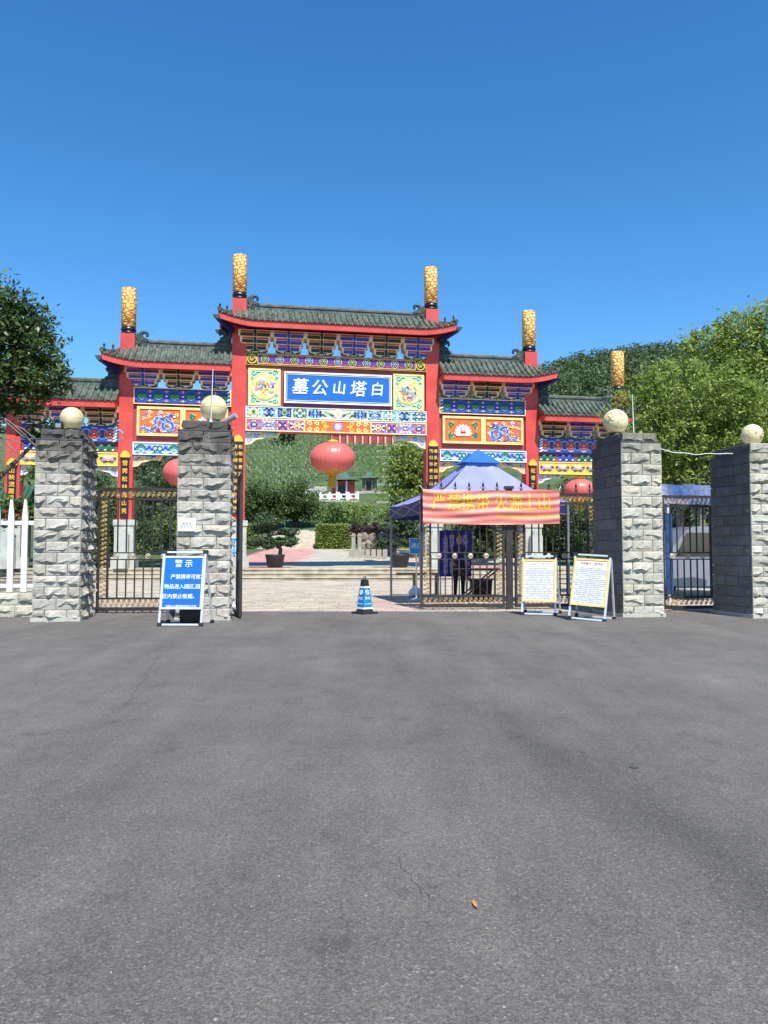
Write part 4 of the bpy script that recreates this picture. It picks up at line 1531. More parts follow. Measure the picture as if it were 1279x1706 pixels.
def globe2_material():
    m = bpy.data.materials.new('mould_spotted_globe')
    m.use_nodes = True
    nt = m.node_tree
    b = nt.nodes['Principled BSDF']
    b.inputs['Roughness'].default_value = .5
    geo = nt.nodes.new('ShaderNodeNewGeometry')
    no = nt.nodes.new('ShaderNodeTexNoise')
    no.inputs['Scale'].default_value = 28
    no.inputs['Detail'].default_value = 6
    no2 = nt.nodes.new('ShaderNodeTexNoise')
    no2.inputs['Scale'].default_value = 4
    for q in (no, no2):
        nt.links.new(geo.outputs['Position'], q.inputs['Vector'])
    mu = nt.nodes.new('ShaderNodeMath')
    mu.operation = 'MULTIPLY'
    nt.links.new(no.outputs['Fac'], mu.inputs[0])
    nt.links.new(no2.outputs['Fac'], mu.inputs[1])
    cr = nt.nodes.new('ShaderNodeValToRGB')
    cr.color_ramp.elements[0].position = .27
    cr.color_ramp.elements[0].color = (*srgb(228, 212, 162), 1)
    cr.color_ramp.elements[1].position = .36
    cr.color_ramp.elements[1].color = (*srgb(132, 118, 84), 1)
    nt.links.new(mu.outputs[0], cr.inputs[0])
    nt.links.new(cr.outputs[0], b.inputs['Base Color'])
    return m


M_globe2 = globe2_material()
globe('plain cream globe on the pier by the white picket fence', -5.98, 14.62, 3.6, .222)
globe('largest cream globe, on the blackened pier behind the blue board', -3.3, 14.78, 3.79, .258)
globe('mould spotted cream globe on the pier beside the yellow boards', 4.76, 15.7, 3.69, .255, 1)
globe('small cream globe on the rightmost pier', 7.42, 15.4, 3.41, .215, 1)

# rods, cable, floodlight, spotlight, paper
def rod(label, p0, p1):
    mb = MB()
    mb.tube([p0, p1], [.014, .008], 6)
    mb.lathe([(.035, 0), (.03, .04), (.014, .06)], p0, 8)
    tag(mb.build('antenna_rod', M_alu), label, 'rod')
rod('thin metal rod standing in front of the largest cream globe', (-3.27, 14.42, 3.72), (-3.24, 14.42, 4.74))
rod('thin metal rod rising behind the mould spotted globe', (5.2, 15.9, 3.62), (5.18, 15.9, 4.55))
mb = MB()
pts = []
for k in range(15):
    t = k / 14
    pts.append((5.5 + 1.5 * t, 15.45 - .1 * t, 3.36 - .13 * t - .1 * math.sin(PI * min(1, t * 1.2)) * .6 + .012 * math.sin(t * 21)))
mb.tube(pts, .009, 6)
tag(mb.build('cable', M_cord), 'white cable strung between the two right piers', 'cable')
fl = thing('floodlight', 'small black floodlight beside the globe on the fence side pier', 'floodlight', (-6.16, 14.5, 3.55))
mb = MB()
mb.box(-.06, .06, -.05, .05, .06, .17)
mb.box(-.075, .075, -.065, -.05, .05, .18)
mb.build('housing', M_black, fl)
mb = MB()
mb.bar((0, 0, -.02), (0, 0, .06), .04)
mb.box(-.05, .05, -.04, .04, -.03, -.01)
mb.build('bracket', M_alu, fl)
mb = MB()
mb.box(-.05, .05, -.069, -.066, .075, .155)
mb.build('lens', mat('lamp_glass', (.25, .27, .28), .15, 0), fl)
sp_ = thing('spotlight', 'silver tubular spotlight tilted off the blackened pier top', 'spotlight', (-3.02, 14.6, 3.66))
mb = MB()
mb.tube([(-.02, 0, .1), (.05, -.03, .13), (.21, -.1, .2)], [.05, .056, .056], 12)
mb.build('housing', mat('grey_housing', (.3, .31, .32), .45, .1, 6), sp_)
mb = MB()
mb.bar((0, 0, -.02), (0, 0, .1), .04)
mb.build('bracket', M_alu, sp_)
mb = MB()
mb.sheet(lambda a, b: (.03 + .32 * a, -.075 - .012 * math.sin(PI * a), 1.66 + .24 * b), 6, 2)
ps = mb.build('paper_notice', M_paper)
ps.location = (-3.86, 14.30, 0)
ps.rotation_euler = (0, 0, GA)
tag(ps, 'white paper notice pasted on the pier behind the blue board', 'notice')
text(ps, '公墓管理处\n联系电话', .055, mat('faint_ink', (.45, .45, .45), .7, 0), (.19, -.095, 1.78), extrude=.001)


# ------------------------------------------------------------------ wrought iron gates
_gm = {}
def scroll_mesh(w, h, seed):
    """gilded openwork strip w x h of S curls and leaf buds"""
    k = (round(w, 2), round(h, 2))
    if k in _gm:
        return _gm[k]
    mb = MB()
    long_v = h > w
    n = max(2, round(max(w, h) / min(w, h) * 1.55))
    st = max(w, h) / n
    q = min(w, h)
    r = random.Random(seed)
    for i in range(n):
        c = (i + .5) * st
        for d in (-1, 1):
            pts = []
            for j in range(10):
                t = j / 9
                a = t * 1.5 * PI
                rad = q * .3 * (1 - .6 * t)
                A, B = c + d * (st * .2 - rad * math.cos(a) * .75), d * q * .2 + rad * math.sin(a)
                pts.append((q / 2 + B, 0, A) if long_v else (A, 0, q / 2 + B))
            mb.tube(pts, [.011] * 5 + [.008] * 5, 4, False)
        A, B = c, 0
        for d in (-1, 1):
            p0 = (q / 2 + d * q * .05, -.004, A) if long_v else (A, -.004, q / 2 + d * q * .05)
            p1 = (q / 2 + d * q * .42, -.004, A + d * st * .3) if long_v else (A + d * st * .3, -.004, q / 2 + d * q * .42)
            mb.tube([p0, Vector(p0).lerp(Vector(p1), .5), p1], [.006, .019, .004], 4)
    _gm[k] = mb.mesh('gilded_scrollwork', M_scroll)
    return _gm[k]


def leaf_gate(name, label, x, y, w, h, nb, rot=0, strips='LR', rings=4, spikes=0, gap=.04, railz=None, single=True):
    t = thing(name, label, 'gate', (x, y, 0), rot, 'dark iron gates with gilded scrollwork')
    sw = .15
    fr = MB()
    z0 = gap
    fr.box(0, .05, -.03, .03, z0, h)
    fr.box(w - .05, w, -.03, .03, z0, h)
    fr.box(.05, w - .05, -.028, .028, h - .06, h - .002)
    fr.box(.05, w - .05, -.028, .028, z0 + .002, z0 + .07)
    fr.box(.05, w - .05, -.022, .022, h - .26, h - .22)
    fr.box(.05, w - .05, -.022, .022, z0 + .24, z0 + .28)
    xl, xr = .05, w - .05
    if 'L' in strips:
        fr.box(.05 + sw, .09 + sw, -.024, .024, z0 + .282, h - .262)
        xl = .09 + sw
    if 'R' in strips:
        fr.box(w - .09 - sw, w - .05 - sw, -.024, .024, z0 + .282, h - .262)
        xr = w - .09 - sw
    rz = railz or z0 + 1.06
    fr.box(xl, xr, -.016, .016, rz, rz + .026)
    fr.box(xl, xr, -.016, .016, rz + .14, rz + .166)
    fr.build('frame', M_iron, t)
    bm_ = MB()
    bm_.box(-.013, .013, -.012, .012, z0 + .282, rz - .001)
    bm_.box(-.013, .013, -.012, .012, rz + .168, h - .262)
    me = bm_.mesh('bar', M_iron)
    for k in range(nb):
        link('bar', me, t, (xl + (xr - xl) * (k + 1) / (nb + 1), 0, 0))
    rg = MB()
    for k in range(14):
        pass
    rg.tube([(.05 * math.cos(2 * PI * k / 14), 0, .05 * math.sin(2 * PI * k / 14)) for k in range(15)], .011, 5, False)
    for k in range(4):
        a = PI / 4 + k * PI / 2
        rg.tube([(.012 * math.cos(a), 0, .012 * math.sin(a)), (.045 * math.cos(a), 0, .045 * math.sin(a))], [.02, .008], 5)
    rm = rg.mesh('rosette', M_scrollpale)
    for k in range(rings):
        link('rosette', rm, t, (xl + (xr - xl) * (k + .5) / rings, -.012, rz + .083))
    so = link('gilded_scrollwork', scroll_mesh(round(w - .1, 2), .16, 1), t, (.05, 0, h - .22))
    so = link('gilded_scrollwork', scroll_mesh(round(w - .1, 2), .17, 2), t, (.05, 0, z0 + .07))
    hh = round(h - .262 - z0 - .282, 2)
    if 'L' in strips:
        link('gilded_scrollwork', scroll_mesh(sw, hh, 3), t, (.05, 0, z0 + .282))
    if 'R' in strips:
        link('gilded_scrollwork', scroll_mesh(sw, hh, 4), t, (w - .05 - sw, 0, z0 + .282))
    if spikes:
        sm = MB()
        sm.tube([(0, 0, 0), (0, 0, .13), (0, 0, .15), (0, 0, .19), (0, 0, .26)], [.011, .011, .026, .024, .001], 6)
        for d in (-1, 1):
            sm.tube([(0, 0, .03), (d * .028, 0, .1), (d * .05, 0, .13), (d * .058, 0, .1)], .007, 4)
            sm.tube([(d * .06, 0, 0), (d * .03, 0, .05), (0, 0, .1)], .008, 4)
        sm = sm.mesh('spike', M_iron)
        for k in range(spikes):
            link('spike', sm, t, (w * (k + .5) / spikes, 0, h - .01))
    return t


M_scrollpale = mat('pale_rosette', srgb(200, 190, 160), .4, .25, 8, metal=.4)
leaf_gate('iron_gate', 'closed iron gate between the two left piers, partly behind the blue board', -6.0, 16.1, 2.1, 2.62, 8, R(3), rings=5)
leaf_gate('iron_gate', 'iron gate leaf under the red banner in front of the tent', .81, 17.12, 1.88, 2.6, 8, R(2), rings=4, spikes=6)
leaf_gate('iron_gate', 'iron gate leaf behind the two yellow framed boards', 2.92, 17.2, 1.95, 2.6, 8, R(9), rings=4, spikes=6)
leaf_gate('iron_gate', 'narrow iron gate between the two right piers', 6.0, 16.62, 1.35, 2.5, 6, R(8), rings=3, strips='R')
leaf_gate('iron_gate', 'open iron gate leaf seen edge on beside the second pier', -2.74, 14.75, 2.2, 2.62, 8, R(102.5), rings=4, spikes=6)
mb = MB()
mb.box(-.07, .07, -.07, .07, 0, 2.68)
mb.box(-.1, .1, -.1, .1, 2.68, 2.74)
o = mb.build('gate_post', M_iron, None, (2.8, 17.22, 0))
tag(o, 'black iron post between the two right gate leaves', 'post')

# ------------------------------------------------------------------ white picket fence on a low stone wall
fw = thing('fence_wall', 'low rough stone wall under the white picket fence', 'wall', (-9.4, 15.05, 0), R(1))
mb = MB()
mb.box(0, 3.0, .05, .35, 0, .47)
mb.build('core', M_mortarA, fw)
r_ = random.Random(4)
for c in range(2):
    x = -.1 if c else 0
    while x < 2.95:
        L = r_.choice((.42, .5, .58))
        link('stone', stone_mesh(L, .235, M_stoneB, r_.randrange(3)), fw, (x, .06, .235 * c))
        x += L
pf = thing('picket_fence', 'white picket fence at the left edge beside the first pier', 'fence', (-9.4, 15.2, .47), R(1))
pk = MB()
pk.prism([(-.055, .02), (.055, .02), (.055, 1.5), (.02, 1.84), (-.02, 1.84), (-.055, 1.5)], -.045, -.01)
pk.prism([(-.03, .0), (.03, .0), (.03, 1.45), (-.03, 1.45)], -.01, .03)
pm = pk.mesh('picket', M_white)
for k in range(11):
    link('picket', pm, pf, (.12 + .272 * k, 0, 0))
mb = MB()
mb.box(0, 3.0, .031, .075, 1.34, 1.42)
mb.build('rail', M_white, pf)
mb = MB()
mb.box(0, 3.0, .031, .075, .1, .17)
mb.build('rail', M_white, pf)


# ------------------------------------------------------------------ A-frame notice boards
def a_board(label, x, y, yaw, w, h, foot, lean, panel_m, frame_m, make, roll=0, group=None):
    t = thing('notice_board', label, 'notice board', (x, y, 0), yaw, group)
    t.rotation_euler = (0, roll, yaw)
    L = Matrix.Rotation(-lean, 4, 'X')      # leans back
    H = foot + h + .08
    fr = MB()
    fr.M = L
    for sx in (-1, 1):
        fr.bar((sx * w / 2, 0, 0), (sx * w / 2, 0, H), .035, .03)
    fr.bar((-w / 2 + .05, 0, .03), (w / 2 - .05, 0, .03), .035, .03)
    fr.bar((-w / 2 + .05, .01, H - .005), (w / 2 - .05, .01, H - .005), .04, .03)
    fr.build('front_frame', M_alu, t)
    bk = MB()
    bl = .62
    for sx in (-1, 1):
        top = L @ Vector((sx * (w / 2), .03, H))
        bk.bar(top, (sx * (w / 2 + .03), bl, 0.03), .03, .03)
    bk.bar((-w / 2, bl, .03), (w / 2, bl, .03), .03, .03)
    bk.build('rear_frame', M_alu, t)
    for sx in (-1, 1):
        for M_, b_ in ((L, (sx * w / 2 - .03, sx * w / 2 + .03, -.03, .03, -.005, .06)), (L, (sx * w / 2 - .04, sx * w / 2 + .04, -.025, .05, H - .03, H + .03)),
                       (None, (sx * (w / 2 + .03) - .03, sx * (w / 2 + .03) + .03, bl - .03, bl + .03, -.005, .06))):
            ft = MB()
            ft.M = M_
            ft.box(*b_)
            ft.build('joint_cap', M_rubber, t)
    pn = MB()
    pn.M = L
    pn.box(-w / 2 + .02, w / 2 - .02, -.028, -.016, foot, foot + h)
    pn = pn.build('panel', panel_m, t)
    e = .035
    for b_ in ((-w / 2, w / 2, foot + h - e, foot + h), (-w / 2, w / 2, foot, foot + e), (-w / 2, -w / 2 + e, foot + e, foot + h - e), (w / 2 - e, w / 2, foot + e, foot + h - e)):
        ed = MB()
        ed.M = L
        ed.box(b_[0], b_[1], -.04, -.029, b_[2], b_[3])
        ed.build('border', frame_m, pn)
    def put(body, size, m, px, pz, **kw):
        c = L @ Vector((px, -.0305, foot + pz))
        return text(pn, body, size, m, c, (PI / 2 - lean, 0, 0), extrude=.001, **kw)
    make(put, w, h)
    return t


def blue_text(put, w, h):
    put('警 示', .14, M_white, 0, h - .14, bold=.0012)
    put('严禁携带可燃', .088, M_white, .05, h - .37, bold=.0008)
    put('物品进入园区,园', .088, M_white, 0, h - .54, bold=.0008)
    put('区内禁止吸烟。', .088, M_white, -.03, h - .71, bold=.0008)
    put('白塔山公墓管理有限公司宣', .045, M_white, 0, h - .88, bold=.0003)


ab = a_board('blue notice board with white writing before the second pier', -3.5, 13.27, R(-2), .73, .93, .29, R(11), M_blueboard, M_alu, blue_text)
mb = MB()
mb.lathe([(.15, .0), (.2, .04), (.21, .3), (.17, .34)], (0, 0, 0), 16)
sb = mb.build('black_bucket', M_rubber, None, (-3.42, 13.72, 0))
tag(sb, 'black rubber bucket tucked behind the blue notice board', 'bucket')

BODY = ['尊敬的各位来园群众', '为加强园区管理保障安全', '倡导文明祭扫移风易俗', '严禁携带火种进入山林', '请自觉爱护园内花草树木', '不得随意攀折践踏绿地', '车辆按指定位置有序停放', '保持园内整洁安静环境', '贵重物品请妥善保管好', '请服从工作人员的管理', '感谢您的理解支持配合']
def white_text(n, tm):
    def f(put, w, h):
        put('文明祭扫入园须知', .055, tm, 0, h - .1)
        r = random.Random(n)
        body = []
        for k in range(19):
            a = r.choice(BODY) + r.choice(BODY)
            body.append(a if k % 5 else a[:14])
        for k, ln in enumerate(body):
            put(ln, .0285, M_ink, 0, h - .185 - k * .036, bold=.0)
    return f
a_board('white notice in a yellow frame, standing upright before the iron gate', 3.1, 15.5, R(-19), .66, .86, .27, R(10), M_paper, M_yellow, white_text(1, M_ink), group='yellow framed white notice boards')
a_board('white notice in a yellow frame, tilted beside the pale stone pier', 3.75, 14.33, R(-30), .66, .9, .27, R(13), M_paper, M_yellow, white_text(2, M_inkred), roll=R(3), group='yellow framed white notice boards')


# ------------------------------------------------------------------ traffic cone
cone = thing('traffic_cone', 'blue and white square no parking cone with black top', 'traffic cone', (-.4, 15.95, 0), R(40))
mb = MB()
def ring4(r, z):
    return [(-r, -r, z), (r, -r, z), (r, r, z), (-r, r, z)]
def frustum(mb, r0, z0, r1, z1):
    a, b = ring4(r0, z0), ring4(r1, z1)
    mb.add(a + b, [(0, 1, 5, 4), (1, 2, 6, 5), (2, 3, 7, 6), (3, 0, 4, 7), (3, 2, 1, 0), (4, 5, 6, 7)])
frustum(mb, .2, 0, .19, .045)
frustum(mb, .13, .045, .12, .075)
mb.build('base', M_rubber, cone)
def cr_(z):
    return .116 - (z - .075) * .098
mb = MB()
frustum(mb, cr_(.075), .075, cr_(.7), .7)
body = mb.build('body', mat('cone_black', (.016, .017, .02), .5, .2, 8), cone)
mb = MB()
e = .004
frustum(mb, cr_(.11) + e, .11, cr_(.56) + e, .56)
mb.build('blue_sleeve', mat('cone_blue', srgb(6, 126, 186), .4, .08, 5), body)
for z0, z1 in ((.1, .135), (.53, .565)):
    mb = MB()
    frustum(mb, cr_(z0) + .008, z0, cr_(z1) + .008, z1)
    mb.build('white_band', M_white, body)
mb = MB()
mb.tube([(.032 * math.cos(a), 0, .725 + .032 * math.sin(a)) for a in [2 * PI * k / 12 for k in range(13)]], .011, 6, False)
mb.build('ring', M_rubber, cone)
tilt = math.atan(.098)
for face in range(2):
    rz = 0 if face == 0 else -PI / 2
    for body_t, z, sz in (('禁止' if face else '停车', .315, .072), ('NO PARKING' if face == 0 else 'NO PARKING', .205, .03)):
        d = cr_(z) + .009
        pos = Vector((0, -d, z))
        pos.rotate(Matrix.Rotation(rz, 3, 'Z'))
        text(body, body_t, sz, M_white, pos, (PI / 2 - tilt, 0, rz), bold=.0004, extrude=.001)
    z = .44
    d = cr_(z) + .009
    mb = MB()
    mb.tube([(.045 * math.cos(a), 0, .045 * math.sin(a)) for a in [2 * PI * k / 16 for k in range(17)]], .008, 5, False)
    mb.tube([(-.03, 0, .03), (.03, 0, -.03)], .007, 5)
    pos = Vector((0, -d, z))
    pos.rotate(Matrix.Rotation(rz, 3, 'Z'))
    mb.build('emblem', M_white, body, pos, (-tilt, 0, rz))
    text(body, 'P', .075, M_white, pos, (PI / 2 - tilt, 0, rz), extrude=.001, bold=.0004)


# ------------------------------------------------------------------ tent, banner and what stands under it
M_fabric = mat('tent_fabric', srgb(146, 150, 204), .42, .1, 1.5, .006, 4, spec=.7, trans=.12)
M_navy = mat('tent_valance', srgb(40, 40, 104), .5, .12, 2, .006, 5, trans=.1)
M_cap = mat('tent_cap', srgb(50, 118, 200), .45, .08, 3, trans=.25)
tent = thing('pop_up_tent', 'blue and lavender pop up tent behind the red banner', 'tent', (.83, 17.75, 0), R(13))
TW, TD, ZE, ZV = 3.75, 3.0, 2.48, 2.14
pk_ = Vector((TW / 2 + .14, TD / 2 + .1, 3.81))
cs = [Vector((0, 0, ZE)), Vector((TW, 0, ZE)), Vector((TW, TD, ZE)), Vector((0, TD, ZE))]
mb = MB()
for i in range(4):
    a, b_ = cs[i], cs[(i + 1) % 4]
    def f(s, t, a=a, b_=b_):
        e = a.lerp(b_, s)
        q = e.lerp(pk_, t * .9)
        q.z -= .18 * math.sin(PI * t) * (1 - .15 * math.sin(PI * s)) + .05 * math.sin(PI * s) * (1 - t) + .02 * math.sin(9 * s + 4 * t) + .012 * math.sin(23 * s - 9 * t) + .01 * math.sin(17 * t)
        return q
    mb.sheet(f, 26, 16)
mb.build('canopy', M_fabric, tent)
mb = MB()
for i in range(4):
    a, b_ = cs[i], cs[(i + 1) % 4]
    mb.add([(a - pk_) * .27 + pk_ + Vector((0, 0, .07)), (b_ - pk_) * .27 + pk_ + Vector((0, 0, .07)), pk_ + Vector((0, 0, .1))], [(0, 1, 2)])
mb.build('vent_cap', M_cap, tent)
mb = MB()
for i in range(4):
    a, b_ = cs[i], cs[(i + 1) % 4]
    nrm = (b_ - a).cross(Vector((0, 0, 1))).normalized()
    def f(s, t, a=a, b_=b_, nrm=nrm):
        q = a.lerp(b_, s)
        z = ZE + (ZV - ZE) * (1 - t) - .05 * math.sin(PI * s) * (.4 + .6 * t) + .012 * math.sin(13 * s) * (1 - t)
        q = q + nrm * (.012 * math.sin(17 * s) * (1 - t))
        return (q.x, q.y, z)
    mb.sheet(f, 16, 2)
mb.build('valance', M_navy, tent)
lg = MB()
lg.bar((0, 0, .02), (0, 0, ZE - .02), .05)
lg.box(-.07, .07, -.07, .07, 0, .02)
lm = lg.mesh('leg', mat('tent_leg', (.3, .31, .33), .4, .1, 5, metal=.6))
for c_ in cs:
    link('leg', lm, tent, (c_.x * .985 + .03, c_.y * .985 + .02, 0))
mb = MB()
for (a, b_) in ((0, 1), (1, 2), (2, 3), (3, 0)):
    p0, p1 = cs[a], cs[b_]
    m0 = p0.lerp(p1, .5)
    for s0, s1 in ((p0, m0), (m0, p1)):
        mb.bar((s0.x, s0.y, 2.42), (s1.x, s1.y, 2.16), .025)
        mb.bar((s0.x, s0.y, 2.16), (s1.x, s1.y, 2.42), .025)
mb.build('scissor_truss', lm.materials[0], tent)

# banner on the gate
ban = thing('banner', 'wrinkled pink red cloth banner with yellow writing on the gate', 'banner', (.86, 16.98, 0), R(3))
BW, B0, B1 = 3.06, 1.9, 2.66
def wrinkle(x, z):
    t = x / BW
    zz = (z - B0) / (B1 - B0)
    return -.012 - .016 * math.sin(zz * 15 + 2.2 * math.sin(t * 4) + 1.5 * t) * (.35 + .65 * abs(math.sin(t * 3 + .6))) - .011 * math.sin(zz * 29 - 3.5 * t + math.sin(t * 9))
def bpos(x, z):
    t = x / BW
    zz = (z - B0) / (B1 - B0)
    sag = .025 * math.sin(PI * t) * 1 + .008 * math.sin(t * 21) * zz
    return (x, wrinkle(x, z), z - sag)
mb = MB()
mb.sheet(lambda a, b: bpos(BW * a, B0 + (B1 - B0) * b), 90, 40)
M_banner = mat('banner_cloth', srgb(234, 134, 120), .5, .05, 4, spec=.5, trans=.1)
bc = mb.build('cloth', M_banner, ban)
M_byel = mat('banner_yellow', srgb(240, 196, 40), .5, .05, 4)
def banner_text(body, size, x0, z0, gap=1, bold=.0, sx=1):
    me = text_mesh(body, size, M_byel, extrude=0, bold=bold, gap=gap, align='LEFT').copy()
    import bmesh
    bm = bmesh.new()
    bm.from_mesh(me)
    bmesh.ops.triangulate(bm, faces=bm.faces[:])
    for _ in range(4):
        es = [e_ for e_ in bm.edges if e_.calc_length() > .06]
        if not es:
            break
        bmesh.ops.subdivide_edges(bm, edges=es, cuts=1)
        bmesh.ops.triangulate(bm, faces=[f_ for f_ in bm.faces if len(f_.verts) > 3])
    for v in bm.verts:
        x, z = x0 + v.co.x * sx, z0 + v.co.y
        q = bpos(min(max(x, 0), BW), z)
        v.co = (x, q[1] - .006, q[2])
    bm.to_mesh(me)
    bm.free()
    link('lettering', me, bc)
banner_text('严禁携带 火源上山', .4, .2, 2.36, .95, .003, .83)
banner_text('白塔山公墓管理有限公司森林防火宣传', .085, 1.62, 2.06, 1.0)
mb = MB()
for x in (.0, BW):
    mb.tube([(x, 0, 2.66), (x + (-.06 if x == 0 else .05), .03, 2.74)], .006, 5)
mb.build('tie', M_cord, ban)

# furniture below the tent
pb = thing('information_board', 'purple information board with rows of white writing under the tent', 'board', (1.98, 21.4, 0), R(6))
mb = MB()
mb.box(-.45, .45, -.02, .01, .58, 1.86)
pbo = mb.build('panel', M_purple, pb)
for k, (ln, x) in enumerate((('入园须知文明祭扫', -.28), ('园内禁止明火焚烧', -.1), ('爱护公共设施绿化', .1), ('车辆停放指定区域', .28))):
    text(pbo, '\n'.join(ln), .135, M_white, (x, -.024, 1.19), bold=.0012, extrude=.001, line=1.0)
mb = MB()
for sx in (-1, 1):
    mb.bar((sx * .42, .0, 0), (sx * .42, .0, .58), .04)
    mb.bar((sx * .42, .5, 0), (sx * .42, .02, 1.4), .03)
mb.build('leg', M_alu, pb)

tb = thing('folding_table', 'brown folding table with crossed legs under the tent', 'table', (2.45, 20.2, 0), R(6))
mb = MB()
mb.box(-.65, .62, -.3, .3, .79, .83)
mb.build('tabletop', M_wood, tb)
for sy in (-.22, .22):
    mb = MB()
    mb.bar((-.5, sy, .02), (.45, sy, .78), .05, .035)
    mb.build('leg', M_wood, tb)
    mb = MB()
    mb.bar((.45, sy + .04, .02), (-.5, sy + .04, .78), .05, .035)
    mb.build('leg', M_wood, tb)
mb = MB()
mb.sheet(lambda a, b: (-.62 + .48 * a, -.2 + .36 * b, .834 + .006 * math.sin(7 * a) * b), 5, 3)
mb.box(-.62, -.14, -.2, .16, .8325, .834)
o = mb.build('paper_sheet', M_paper, None, (2.45, 20.2, 0), (0, 0, R(6)))
tag(o, 'white paper lying on the brown folding table', 'paper')
bn = thing('storage_bin', 'black open storage bin on the ground beside the folding table', 'bin', (2.62, 20.75, 0), R(4))
mb = MB()
mb.prism([(-.22, 0), (.22, 0), (.26, .5), (-.26, .5)], -.2, .2)
mb.build('body', M_rubber, bn)
mb = MB()
mb.box(-.28, .28, -.23, .23, .5, .53)
mb.build('rim', M_black, bn)
be = thing('bench', 'low dark wooden bench at the left rear of the tent', 'bench', (.98, 22.6, 0), R(3))
mb = MB()
mb.box(-.62, .7, -.16, .16, .58, .65)
mb.build('seat', M_wood, be)
for x in (-.1, .55):
    mb = MB()
    mb.box(x - .03, x + .03, -.14, .14, 0, .58)
    mb.build('leg', M_wood, be)
mb = MB()
mb.lathe([(.02, 0), (.17, .03), (.2, .12), (.12, .22), (.05, .27), (.07, .31)], (0, 0, 0), 12, lobes=5, amp=.14)
o = mb.build('plastic_bag', M_white, None, (.88, 21.9, 0))
tag(o, 'crumpled white plastic bag on the paving left of the tent', 'bag')

def signpost(label, x, y, body, w, h, zc, two=False):
    t = thing('post_sign', label, 'sign', (x, y, 0), R(4))
    mb = MB()
    mb.bar((0, .03, 0), (0, .03, zc + h / 2 - .02), .04)
    mb.lathe([(.16, 0), (.16, .03), (.05, .05)], (0, .03, 0), 14)
    mb.build('post', M_alu, t)
    mb = MB()
    mb.box(-w / 2, w / 2, -.02, .005, zc - h / 2, zc + h / 2)
    pn = mb.build('panel', M_cyanboard, t)
    mb = MB()
    q = .014
    for a0, a1, b0, b1 in ((-w / 2, w / 2, h / 2 - q, h / 2), (-w / 2, w / 2, -h / 2, -h / 2 + q), (-w / 2, -w / 2 + q, -h / 2 + q, h / 2 - q), (w / 2 - q, w / 2, -h / 2 + q, h / 2 - q)):
        mb.box(a0, a1, -.026, -.0205, zc + b0, zc + b1)
    mb.build('border', M_white, pn)
    text(pn, body, .15, M_white, (0, -.022, zc), bold=.0015, extrude=.001)
signpost('cyan sign reading entrance beside the tent leg', .86, 20.4, '进口', .38, .42, 1.42)
signpost('cyan no smoking sign half hidden behind the second pier', -3.5, 18.0, '禁止\n吸烟', .36, .4, 1.4)


